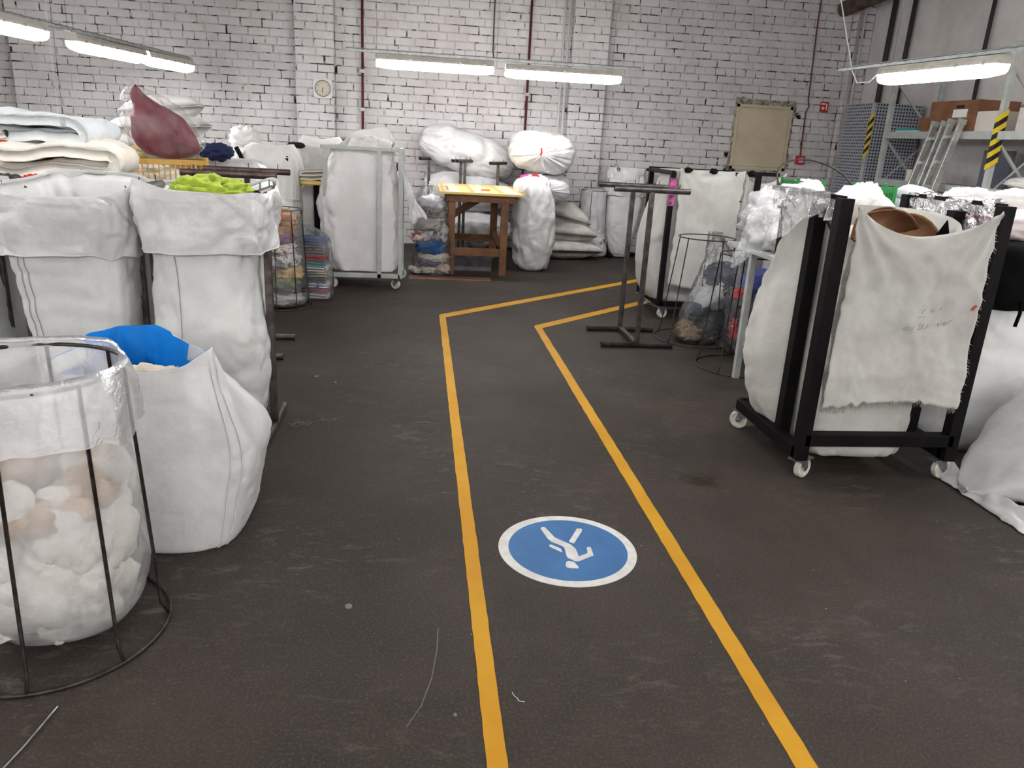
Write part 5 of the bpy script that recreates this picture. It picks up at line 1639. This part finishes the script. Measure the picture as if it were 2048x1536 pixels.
# ------------------------------------------------------------------ grey table and what lies on it
gt = thing('grey_table', 'light grey steel table behind the black cart at the front', 'table', (2.8, 5.2, 0))
gx0, gx1, gy0, gy1, gz = 2.19, 3.55, 4.62, 5.28, 0.90
MB().box((gx0 - 0.02, gy0 - 0.1, gz - 0.03), (gx1, gy1, gz)).build('tabletop', GREYP, gt, smooth=False, bevel=0.003)
for x, y in ((gx0 + 0.02, 4.91), (gx1 - 0.05, 4.91), (gx0 + 0.35, gy1 - 0.04), (gx1 - 0.05, gy1 - 0.04)):
    MB().bar((x, y, 0), (x, y, gz - 0.03), 0.042).build('leg', GREYP, gt, smooth=False, bevel=0.003)
MB().bar((gx0 + 0.02, 4.91, 0.27), (gx1 - 0.05, 4.91, 0.27), 0.035).build('stretcher', GREYP, gt, smooth=False)
MB().bar((gx0 + 0.03, 4.89, 0.26), (gx0 + 0.45, 4.60, 0.24), 0.035).build('diagonal_brace', GREYP, gt, smooth=False)
lump('white_offcuts', (2.36, 4.90, 1.05), (0.20, 0.24, 0.15), W_COTTON, 'white cloth inside the clear bag on the grey table', 'cloth', 41.0, 0.22, 2.6)
lump('clear_bag', (2.35, 4.88, 1.075), (0.235, 0.28, 0.185), FILM_M, 'crumpled clear bag lying on the corner of the grey table', 'plastic bag', 42.0, 0.3, 2.6, group='clear plastic bags')
lump('clear_bag', (2.62, 4.98, 1.04), (0.16, 0.18, 0.14), FILM_M, 'second clear bag heaped on the grey table behind the front cart', 'plastic bag', 43.0, 0.3, 2.6, group='clear plastic bags')
lump('white_sheet', (2.80, 4.76, 1.11), (0.23, 0.19, 0.23), W_COTTON, 'bright white cloth heaped on the grey table behind the front cart', 'cloth', 44.0, 0.18, 2.2)
lump('white_sheet', (2.62, 5.20, 1.13), (0.24, 0.16, 0.19), W_COTTON, 'white cloth standing behind the clear bags on the grey table', 'cloth', 45.0, 0.16, 2.2)
# tilted wire stand lying on the heap
tr = thing('wire_bag_stand', 'wire stand lying tipped over on the heap, its ring up in the air', 'bag stand', (2.86, 5.52, 1.3), 'wire bag stands')
ring = [(0.29 * math.cos(2 * PI * k / 48), 0.29 * math.sin(2 * PI * k / 48), 0) for k in range(48)]
TM = RT((2.93, 5.62, 1.305), 0, 0, 0) @ Matrix.Rotation(0.62, 4, 'X')
MB().tube(ring, 0.006, 8, closed=True).xf(TM).build('top_ring', WIRE, tr)
for a in (3.05, 3.2):
    p = TM @ Vector((0.29 * math.cos(a), 0.29 * math.sin(a), 0))
    MB().tube([p, p + Vector((-0.05, -0.12, -0.10)), p + Vector((-0.11, -0.30, -0.26))], 0.006, 7).build('upright_wire', WIRE, tr)
p = TM @ Vector((0.29, 0, 0))
MB().tube([p, p + Vector((-0.04, -0.06, -0.16)), p + Vector((-0.06, -0.1, -0.34))], 0.006, 7).build('upright_wire', WIRE, tr)

GRN = M('green_plastic', srgb(36, 120, 58), 0.45)
crt = slat_crate((3.06, 5.06, 0.90), 0.21, 0.20, 0.43, -0.25, GRN, 'green plastic slatted crate on the grey table', 10, 8)
tied_sack('white_sack', [(0.0, 0, 0, 0.2, 0.2, 3), (0.1, 0, 0, 0.3, 0.28, 4), (0.7, 0, 0, 0.3, 0.28, 4), (1.05, 0, 0, 0.28, 0.25, 4), (1.13, 0, 0, 0.2, 0.16, 3)], RT((3.4, 6.5, 0)), W_SATIN, 'white sack standing behind the tipped wire stand', 18.3)
slat_crate((3.26, 6.48, 1.13), 0.24, 0.24, 0.17, 0.1, GRN, 'low green plastic crate on the sack behind the tipped wire stand', 9, 7)
lump('white_cloth', (3.27, 6.42, 1.235), (0.135, 0.135, 0.08), W_COTTON, 'white cloth bulging from the low green crate', 'cloth', 48.0, 0.15)
folded('folded_cloth', (3.36, 5.05, 1.10), 0.2, 0.22, 6, 0.065, cm('bluish', (206, 210, 216)), 'bluish white folded cloth beside the green crate', 'cloth', 2.0, 0.1)
tied_sack('white_sack', [(0.0, 0, 0, 0.18, 0.2, 3), (0.1, 0, 0, 0.24, 0.26, 4), (0.7, 0, 0, 0.24, 0.26, 4), (1.08, 0, 0, 0.22, 0.22, 4), (1.17, 0, 0, 0.16, 0.16, 3)], RT((3.84, 5.15, 0)), W_BAG, 'white sack standing beside the grey table', 19.3)

# ------------------------------------------------------------------ the black cart at the front
bx0, bx1, by0, by1 = 1.835, 2.60, 3.235, 3.95
w = 0.06
front = bag_cart(bx0, bx1, by0, by1, 1.33, BLACK, 'black wheeled cart with a frayed white cloth across its front', [(bx0, by0, 1.335), (bx1, by0, 1.335), (bx0 + 0.03, 3.50, 1.29), (bx1 - 0.04, 3.50, 1.29), (bx0 + 0.1, by1, 1.335), (bx1, by1, 1.335)],
                 [((bx0, by0, 1.335), (bx0, by1, 1.335)), ((bx1, by0, 1.335), (bx1, by1, 1.335)), ((bx0 + 0.05, 3.5, 1.27), (bx0, 3.235, 1.15))], w=w, zb=0.14, front=False, rw=0.33,
                 angs=(0.55, 0.2, 2.4, 1.0), low=[((bx0, by0, 0.215), (bx1, by0, 0.215))])
def canvas_sack():
    keys = [(0.085, 2.17, 3.57, 0.12, 0.16, 3), (0.10, 2.17, 3.56, 0.26, 0.27, 4), (0.25, 2.14, 3.60, 0.35, 0.325, 4), (0.55, 2.12, 3.62, 0.375, 0.335, 4), (0.85, 2.14, 3.62, 0.36, 0.335, 4.5), (1.10, 2.17, 3.61, 0.335, 0.33, 5), (1.27, 2.19, 3.60, 0.345, 0.34, 6)]
    rows = loft_rows(keys, 140, 90, 14.9, 0.022, 3.8, 0.014, fold=0.022, nfold=4, fold_z=(1.0, 0.0), rim=lambda t: -0.14 * max(0.0, -math.sin(t)) ** 0.8, fine=0.006)
    for r in rows:
        for i, p in enumerate(r):       # pressed in by the posts, free to bulge behind them
            f = min(1.0, max(0.0, (p[1] - 3.52) / 0.16))
            lim = 1.925 - 0.3 * f * f * (3 - 2 * f)
            if p[0] < lim:
                r[i] = (lim + 0.12 * (p[0] - lim), p[1], p[2])
    return tag(MB().grid(rows, closeu=True, cap0=True).build('white_sack', W_CANVAS), 'large white canvas sack inside the front black cart', 'sack')


canvas_sack()
root, crow = hanging_cloth(1.875, 2.555, 3.188, 1.315, 0.405, 0.13, 5.0, W_CANVAS, 'front_cloth', 'grey-white frayed cloth stretched across the front black cart', nx=64, nzv=64, wave=0.02, fringe=260, ragged=0.02)


def on_cloth(px_u, px_s, lift=0.004):
    i = min(max(px_u, 0), 1) * 64
    j = min(max(px_s, 0), 1) * 64
    i0, j0 = min(int(i), 63), min(int(j), 63)
    a, b, c, d = (Vector(crow[j0][i0]), Vector(crow[j0][i0 + 1]), Vector(crow[j0 + 1][i0]), Vector(crow[j0 + 1][i0 + 1]))
    p_ = a.lerp(b, i - i0).lerp(c.lerp(d, i - i0), j - j0)
    return p_ + Vector((0, -lift, 0))


PEN = M('faint_marker', srgb(158, 156, 150), 0.9)
STROKES = [[(800, 240), (730, 310), (730, 400)], [(960, 360), (990, 250), (1040, 250), (1070, 310), (1000, 350)], [(1235, 240), (1210, 320)], [(630, 530), (700, 500), (840, 490)],
           [(500, 880), (400, 880), (330, 920), (330, 960), (420, 985), (540, 960), (580, 830)], [(700, 750), (850, 780), (840, 950), (710, 945)], [(840, 860), (720, 850)], [(975, 800), (930, 960)], [(1250, 760), (1250, 890), (1400, 760)],
           [(1440, 760), (1500, 800), (1490, 880), (1430, 890), (1400, 830), (1440, 760)], [(1640, 720), (1570, 760), (1590, 830)]]
pen = MB()
for st in STROKES:
    pts = []
    for x, y in st:
        u = 0.47 + (x - 300) / 1400 * 0.38
        s = 0.42 + (y - 230) / 770 * 0.13
        pts.append(on_cloth(u, s))
    pen.tube(pts, 0.0012, 4)
pen.build('faint_handwriting', PEN, root)
MB().tube([on_cloth(0.955, 0.47), on_cloth(0.965, 0.455), on_cloth(0.975, 0.45)], 0.006, 6).build('red_stain', M('red_stain', srgb(176, 74, 60), 0.9), root)

# film hung over the left top rail, and a sheet along the right one
def film_over(xr, y0, y1, zr, out, inn, seed, label, mat, sgn=-1, spread=0.18):
    rows = []
    for j in range(41):
        s = j / 40 * (out + inn) - inn
        r = []
        for i in range(41):
            u = i / 40
            y = y0 + (y1 - y0) * u
            lo_ = out * max(0.05, (0.10 + 0.9 * u + 0.12 * nz(u * 5, seed, 0)) if sgn < 0 else 0.8)
            d = s if s < 0 else s * lo_ / out
            if d < 0:
                x = xr - sgn * 0.022
                z = zr + 0.02 + d
            else:
                x = xr + sgn * (0.024 + spread * (1 - math.exp(-d * 3)) * 0.5 * u)
                z = zr + 0.022 - d
            wv = 0.014 * fbm(u * 6 + seed, d * 6, seed, 4) - 0.016 * crease(u * 4 + d * 3 + seed, d * 5 - u * 2, seed)
            r.append((x + sgn * abs(wv) * 1.4, y, z + wv * 0.5))
        rows.append(r)
    return tag(MB().grid(rows).build('film_sheet', mat), label, 'plastic sheet')


film_over(bx0, by0 + 0.06, by1 + 0.02, 1.335, 0.44, 0.12, 3.0, 'crinkled clear film hung over the side rail of the front cart, near the grey table', FILM_R, -1, 0.35)
film_over(bx1, by0 + 0.05, by1, 1.335, 0.10, 0.30, 6.0, 'crinkled clear film hung over the far side rail of the front cart', FILM_R, 1)

# contents peeping out
LEATH = M('brown_leather', srgb(132, 92, 62), 0.6, c2=srgb(104, 68, 44), ns=6, bump=0.2)


def curl_sheet(name, c, L, W_, curl, rot, mat, label, cat):
    rows = []
    for j in range(17):
        s = j / 16
        rows.append([(L * (i / 16 - 0.5), curl * math.sin(PI * s) + 0.012 * nz(i * 0.4, s * 3, L), W_ * (s - 0.5) + 0.05 * math.sin(PI * i / 16)) for i in range(17)])
    mb = MB().grid(rows).xf(RT(c, *rot))
    return tag(mb.build(name, mat, solid=0.006), label, cat)


curl_sheet('leather_piece', (2.19, 3.46, 1.165), 0.27, 0.17, 0.06, (0.5, 0.25, 0.1), LEATH, 'brown leather piece curling out of the front cart', 'leather')
curl_sheet('leather_piece', (2.31, 3.48, 1.14), 0.27, 0.17, 0.05, (0.35, 0.3, -0.15), M('tan_leather', srgb(164, 124, 86), 0.65, c2=srgb(140, 102, 68), ns=6), 'tan leather piece beside the brown one in the front cart', 'leather')
curl_sheet('leather_piece', (2.24, 3.58, 1.15), 0.24, 0.18, 0.05, (0.2, 0.35, 0.3), M('dark_leather', srgb(92, 60, 40), 0.6), 'dark brown leather piece behind the tan one in the front cart', 'leather')
tri = MB()
tri.prism([(0, 0), (0.16, 0.0), (0.13, 0.15)], 0, 0.006)
tag(tri.xf(RT((2.36, 3.40, 1.10), PI / 2 - 0.2, 0, 0.15)).build('black_offcut', M('black_fabric', srgb(12, 11, 12), 0.95, spec=0.08), smooth=False), 'pointed black fabric offcut sticking up in the front cart', 'cloth')
lump('cream_offcuts', (2.34, 3.72, 1.06), (0.20, 0.2, 0.14), cm('cream_off', (222, 212, 196)), 'cream fabric offcuts filling the front cart', 'cloth', 51.0, 0.15, 2.4)
lump('brown_offcuts', (2.22, 3.62, 1.0), (0.20, 0.20, 0.11), LEATH, 'heap of brown offcuts under the leather in the front cart', 'leather', 52.0, 0.2, 2.4)

# ------------------------------------------------------------------ sacks past the front cart
hung = hung_sack('tall leaning white woven sack beyond the front black cart',
                 [(0.0, 3.02, 3.86, 0.20, 0.24, 3), (0.08, 3.03, 3.86, 0.26, 0.29, 3.5), (0.4, 3.06, 3.88, 0.30, 0.32, 4), (0.7, 3.10, 3.9, 0.33, 0.33, 4), (1.0, 3.14, 3.92, 0.34, 0.33, 4), (1.12, 3.15, 3.92, 0.34, 0.33, 4)], None, seed=33.0, fill=0.1, seam=(60, 66))
BLKF = M('black_fabric', srgb(12, 11, 12), 0.95, spec=0.08)
draped('black_garment', [(0.80, 3.12, 3.88, 0.30, 0.345, 3), (0.86, 3.12, 3.88, 0.36, 0.37, 3.6), (0.98, 3.13, 3.89, 0.37, 0.37, 4), (1.10, 3.14, 3.90, 0.36, 0.355, 4), (1.135, 3.14, 3.91, 0.31, 0.31, 4)], 8.8, BLKF, 'black garment draped over the leaning white sack, strap hanging down', cat='clothing', wr=0.015, cr=0.01, fold=0.02,
       rim=None)
bg = [o for o in bpy.data.objects if o.name.startswith('black_garment')][0]
MB().tube([(3.02, 3.50, 0.86), (3.025, 3.495, 0.80), (3.015, 3.495, 0.73)], 0.009, 6).build('strap', BLKF, bg)
lump('pinkish_cloth', (3.16, 3.95, 1.20), (0.28, 0.24, 0.09), cm('pinkish', (220, 208, 208)), 'pinkish white cloth on the leaning sack above the black garment', 'cloth', 53.0, 0.15)
lump('plum_cloth', (2.98, 3.85, 1.22), (0.10, 0.09, 0.03), cm('plum', (120, 40, 80)), 'plum coloured cloth strip on the pinkish cloth', 'cloth', 54.0, 0.2)
lump('white_bundle', (3.0, 4.02, 1.31), (0.13, 0.13, 0.075), W_COTTON, 'bright white bundle on the pinkish cloth, nearer the cart post', 'cloth', 55.0, 0.15)
lump('white_bundle', (3.28, 4.0, 1.31), (0.14, 0.14, 0.08), W_COTTON, 'bright white bundle on the pinkish cloth at the very edge', 'cloth', 56.0, 0.15)
# sack lying at the near edge
mb = MB()
N_ = 60
rows = []
for j in range(N_ + 1):
    s = j / N_
    x = 2.62 + 1.25 * s
    hw = 0.40 * min(1.0, (s * 3.2 + 0.04)) ** 0.55 * (1 - 0.3 * max(0, s - 0.7))
    hh = 0.29 * min(1.0, (s * 2.4 + 0.05)) ** 0.8
    yc = 3.08 - 0.10 * s
    r = []
    for i in range(64):
        t = 2 * PI * i / 64
        c, sn = math.cos(t), math.sin(t)
        y = yc + sgnpow(c, 0.72) * hw
        z = hh + sgnpow(sn, 0.8) * hh
        d = 0.035 * fbm(x * 3, y * 3, z * 3 + 4, 4) - 0.035 * crease(x * 2.6 + 1, y * 2.6, z * 2.6 + 2)
        r.append((x + d * 0.5, y + c * d, max(0.004, z + sn * d)))
    rows.append(r)
ls = thing('lying_sack', 'white woven sack lying on its side at the near edge by the front cart', 'sack', (3.1, 3.05, 0))
MB().grid(rows, closeu=True, cap0=True, cap1=True).build('sack_body', W_BAG2, ls)
fl = []
for j in range(9):
    s = j / 8
    fl.append([(2.68 - 0.08 * s + 0.02 * nz(i * 0.5, s * 2, 4), 2.72 + 0.62 * i / 24 - 0.05 * s, max(0.006, 0.07 * (1 - s) + 0.025 * fbm(i * 0.35, s * 2, 1))) for i in range(25)])
MB().grid(fl).build('flattened_mouth', W_BAG2, ls, solid=0.003)
cbx = thing('cardboard_box', 'brown cardboard box on the floor behind the leaning sack', 'box', (3.95, 4.5, 0))
CARD = M('cardboard', srgb(150, 112, 78), 0.85, c2=srgb(132, 96, 66), ns=5, bump=0.1)
MB().box((3.55, 4.3, 0), (4.2, 4.8, 0.42)).build('box_body', CARD, cbx, smooth=False, bevel=0.004)
MB().box((3.55, 4.54, 0.42), (4.2, 4.56, 0.424)).build('closing_gap', M('tape_brown', srgb(170, 132, 90), 0.4), cbx, smooth=False)

# ------------------------------------------------------------------ shelving on the right wall
SH = thing('storage_rack', 'grey steel storage rack with two visible shelves along the right wall', 'shelving', (5.8, 8.1, 0))
RX0, RX1, RY0, RY1 = 5.50, 6.10, 7.18, 9.05
for x in (RX0, RX1):
    for y in (RY0, RY1):
        MB().bar((x, y, 0), (x, y, 2.62), 0.06, 0.05).build('upright', GREYP, SH, smooth=False, bevel=0.004)
MB().bar((RX0, 5.2, 0), (RX0, 5.2, 2.62), 0.06, 0.05).build('upright', GREYP, SH, smooth=False, bevel=0.004)
MB().bar((RX1, 5.2, 0), (RX1, 5.2, 2.62), 0.06, 0.05).build('upright', GREYP, SH, smooth=False, bevel=0.004)
for z in (0.35, 1.29, 1.82):
    for ya, yb_ in ((RY0 + 0.03, RY1 - 0.03), (5.23, RY0 - 0.03)):
        sh_ = MB().box((RX0 - 0.01, ya, z - 0.03), (RX1 + 0.01, yb_, z)).build('shelf_board', GREYP, SH, smooth=False, bevel=0.003)
        MB().box((RX0 - 0.03, ya, z - 0.07), (RX0 - 0.012, yb_, z + 0.005)).build('shelf_beam', GREYP, sh_, smooth=False)
for y in (RY0, RY1):
    for za, zb2 in ((1.15, 1.75), (0.5, 1.1), (1.8, 2.4)):
        MB().bar((RX0, y, zb2), (RX1, y, za), 0.025).build('brace', GREYP, SH, smooth=False)
    MB().bar((RX1, y, 1.8), (RX0, y, 1.2), 0.014).build('brace', GREYP, SH, smooth=False)
YELT = M('hazard_yellow', srgb(216, 190, 44), 0.5)
BLKT = M('hazard_black', srgb(30, 28, 28), 0.5)


def hazard(parent, x, y, z0, z1, w_):
    n = 9
    for k in range(n):
        a = z0 + (z1 - z0) * k / n
        b = z0 + (z1 - z0) * (k + 1) / n
        o = MB()
        o.V = [(x - w_, y - w_, a - 0.02), (x + w_, y - w_, a + 0.03), (x + w_, y - w_, b + 0.03), (x - w_, y - w_, b - 0.02), (x - w_, y + w_, a - 0.05), (x - w_, y + w_, b - 0.05)]
        o.F = [(0, 1, 2, 3), (4, 0, 3, 5)]
        o.build('hazard_stripe', YELT if k % 2 == 0 else BLKT, parent, smooth=False)


up = [c for c in bpy.data.objects if c.parent == SH and c.name.startswith('upright')]
hazard(up[0], RX0, RY0, 1.51, 2.0, 0.035)

# perforated cabinet
PERF = bpy.data.materials.new('perforated_grey_sheet')
PERF.use_nodes = True
PERF.node_tree.nodes['Principled BSDF'].inputs['Base Color'].default_value = srgb(158, 162, 172)
PERF.node_tree.nodes['Principled BSDF'].inputs['Roughness'].default_value = 0.5
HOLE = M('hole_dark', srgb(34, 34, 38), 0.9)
pc = thing('perforated_cabinet', 'grey perforated sheet metal cabinet at the end of the storage rack', 'cabinet', (5.85, 9.8, 0))
PX0, PX1, PYA, PYB, PZ = 5.52, 6.18, 9.46, 10.12, 2.17


def perf_panel(axis, a0, a1, fixed, z0, z1, name):
    """sheet with real round-ish holes: a grid of square cells, each with a punched square hole"""
    mb = MB()
    pit = 0.038
    na, nz_ = int((a1 - a0) / pit), int((z1 - z0) / pit)
    h = pit * 0.26
    P3 = (lambda a, z: (fixed, a, z)) if axis == 'x' else (lambda a, z: (a, fixed, z))
    for i in range(na):
        for j in range(nz_):
            ca, cz = a0 + (i + 0.5) * (a1 - a0) / na, z0 + (j + 0.5) * (z1 - z0) / nz_
            ha, hz = (a1 - a0) / na / 2, (z1 - z0) / nz_ / 2
            b = len(mb.V)
            for da, dz in ((-ha, -hz), (ha, -hz), (ha, hz), (-ha, hz), (-h, -h), (h, -h), (h, h), (-h, h)):
                mb.V.append(P3(ca + da, cz + dz))
            for k in range(4):
                k2 = (k + 1) % 4
                mb.F.append((b + k, b + k2, b + 4 + k2, b + 4 + k))
    return mb.build(name, PERF, pc, smooth=False)


perf_panel('x', PYA, PYB, PX0, 0.9, PZ, 'perforated_side')
perf_panel('y', PX0, PX1, PYA, 0.9, PZ, 'perforated_front')
MB().box((PX0, PYA, 0), (PX1, PYB, 0.9)).build('lower_body', GREYP, pc, smooth=False)
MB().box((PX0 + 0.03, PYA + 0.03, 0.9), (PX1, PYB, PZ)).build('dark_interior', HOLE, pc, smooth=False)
cpst = MB().bar((PX0, PYA, 0), (PX0, PYA, PZ), 0.03).build('corner_post', GREYP, pc, smooth=False)
hazard(cpst, PX0, PYA, 1.55, 2.04, 0.02)

# things on the shelves
cb = thing('cardboard_box', 'wide brown cardboard box with a hand hole on the upper shelf', 'box', (5.8, 8.0, 1.82))
MB().box((5.58, 7.66, 1.82), (6.05, 8.42, 2.14)).build('box_body', M('cardboard_dark', srgb(134, 92, 66), 0.85, c2=srgb(116, 78, 56), ns=5), cb, smooth=False, bevel=0.004)
MB().box((5.574, 7.80, 1.97), (5.585, 8.02, 2.05)).build('white_label', PLAIN_W, cb, smooth=False)
MB().box((5.573, 7.86, 2.06), (5.585, 7.98, 2.09)).build('hand_hole', HOLE, cb, smooth=False)
tag(MB().box((5.6, 8.45, 1.82), (5.95, 8.62, 1.98)).build('cardboard_box', M('cardboard_dark2', srgb(124, 86, 62), 0.85), smooth=False, bevel=0.004), 'small brown cardboard box left of the wide one on the upper shelf', 'box')
tag(MB().box((5.56, 7.30, 1.82), (5.95, 7.62, 2.02)).build('white_box', M('white_box_mat', srgb(206, 200, 190), 0.7), smooth=False, bevel=0.004), 'off-white box beside the striped upright on the upper shelf', 'box')
tag(MB().box((5.56, 6.2, 1.82), (5.98, 7.05, 2.04)).build('white_box', M('white_box_mat2', srgb(196, 190, 186), 0.7, c2=srgb(180, 172, 168), ns=8), smooth=False, bevel=0.006), 'long pale box past the striped upright on the upper shelf', 'box')
for k, (col, z) in enumerate((((196, 204, 204), 1.82), ((60, 150, 150), 1.845))):
    tag(MB().box((5.55, 8.55 + 0.03 * k, z), (5.9, 8.95, z + 0.024)).build('flat_tray', cm('tray%d' % k, col), smooth=False), ('white' if k == 0 else 'teal') + ' flat tray at the end of the upper shelf', 'tray')
tag(MB().box((5.56, 8.35, 1.29), (5.9, 8.6, 1.42)).build('white_box', M('white_box_mat3', srgb(214, 208, 200), 0.7), smooth=False, bevel=0.004), 'small cream box on the lower shelf', 'box')
tag(MB().box((5.9, 7.45, 1.29), (5.96, 7.85, 1.66)).build('grey_folder', M('grey_slate', srgb(92, 94, 104), 0.6), smooth=False, bevel=0.006), 'slate grey panel standing on the lower shelf', 'panel')
lump('white_wrap', (5.8, 6.6, 1.36), (0.28, 0.6, 0.07), W_COTTON, 'white wrapping heaped along the lower shelf', 'wrapping', 57.0, 0.12, 2.4)
# aluminium ladder leaning in the aisle
ALU = M('aluminium', srgb(196, 196, 192), 0.35, 0.7, c2=srgb(170, 170, 166), ns=14)
ld = thing('aluminium_ladder', 'folded aluminium ladder leaning against the storage rack', 'ladder', (5.1, 7.9, 0))
for k, (yy_, zt) in enumerate(((8.02, 1.90), (7.86, 1.90), (7.80, 1.92), (7.64, 1.92))):
    ld_x0, ld_x1 = 4.98, 5.40
    st = MB().bar((ld_x0 + 0.03 * (k // 2), yy_, 0), (ld_x1 + 0.03 * (k // 2), yy_, zt), 0.028, 0.07, up=(1, 0, 0)).build('stile', ALU, ld, smooth=False, bevel=0.004)
    MB().bar((ld_x1 + 0.03 * (k // 2) - 0.006, yy_, zt - 0.03), (ld_x1 + 0.03 * (k // 2) + 0.003, yy_, zt + 0.02), 0.034, 0.078, up=(1, 0, 0)).build('end_cap', M('cap_grey', srgb(150, 160, 146), 0.6), st, smooth=False)
for k in range(7):
    s = 0.14 + 0.13 * k
    MB().bar((4.98 + 0.42 * s, 8.02, 1.9 * s), (4.98 + 0.42 * s, 7.86, 1.9 * s), 0.03).build('rung', ALU, ld, smooth=False)
    MB().bar((5.01 + 0.42 * s, 7.80, 1.92 * s), (5.01 + 0.42 * s, 7.64, 1.92 * s), 0.03).build('rung', ALU, ld, smooth=False)

# ------------------------------------------------------------------ small litter on the floor
rl = random.Random(77)


def lint(c, n, spread, mat, label, cat='lint'):
    mb = MB()
    for k in range(n):
        p = Vector((c[0] + rl.uniform(-1, 1) * spread, c[1] + rl.uniform(-1, 1) * spread, 0.003))
        a = rl.uniform(0, 6.28)
        pts = [p]
        for q in range(6):
            a += rl.uniform(-0.9, 0.9)
            p = p + Vector((math.cos(a), math.sin(a), 0)) * rl.uniform(0.006, 0.014)
            p.z = 0.0025 + rl.uniform(0, 0.006)
            pts.append(p)
        mb.tube(pts, 0.0011, 4)
    return tag(mb.build('lint_tuft', mat), label, cat)


LINT = M('grey_lint', srgb(120, 110, 104), 0.9)
lint((-0.62, 3.92), 16, 0.035, LINT, 'small tuft of brown-grey lint on the floor by the shiny pipe foot')
lint((-0.47, 4.00), 7, 0.03, LINT, 'loose lint threads on the floor farther from the pipe foot')
lint((1.36, 3.23), 60, 0.05, M('dark_lint', srgb(66, 56, 44), 0.95), 'dark patch of dust and lint on the floor before the front cart')
lint((0.315, 1.755), 1, 0.004, M('white_lint', srgb(200, 200, 190), 0.9), 'single white thread on the floor between the yellow lines')
lump('beige_rag', (-0.80, 3.56, 0.02), (0.045, 0.05, 0.025), cm('beige_rag', (196, 170, 140)), 'small beige rag on the floor under the bulging sack', 'rag', 2.0, 0.3, floor=0.001)
FLK = M('pale_flake', srgb(112, 106, 100), 0.8)
for k, (x, y, r_) in enumerate(((-0.21, 2.24, 0.012), (-0.63, 4.78, 0.014), (-0.5, 4.66, 0.008), (1.02, 2.0, 0.004), (0.12, 1.72, 0.005))):
    pts = [(x + r_ * (1 + 0.5 * nz(k * 3, a, 1)) * math.cos(a), y + r_ * 1.3 * (1 + 0.5 * nz(k * 3, a, 5)) * math.sin(a)) for a in [2 * PI * q / 9 for q in range(9)]]
    MB().prism(pts, 0.0, 0.0012).build('paint_flake', FLK, floor, smooth=False)
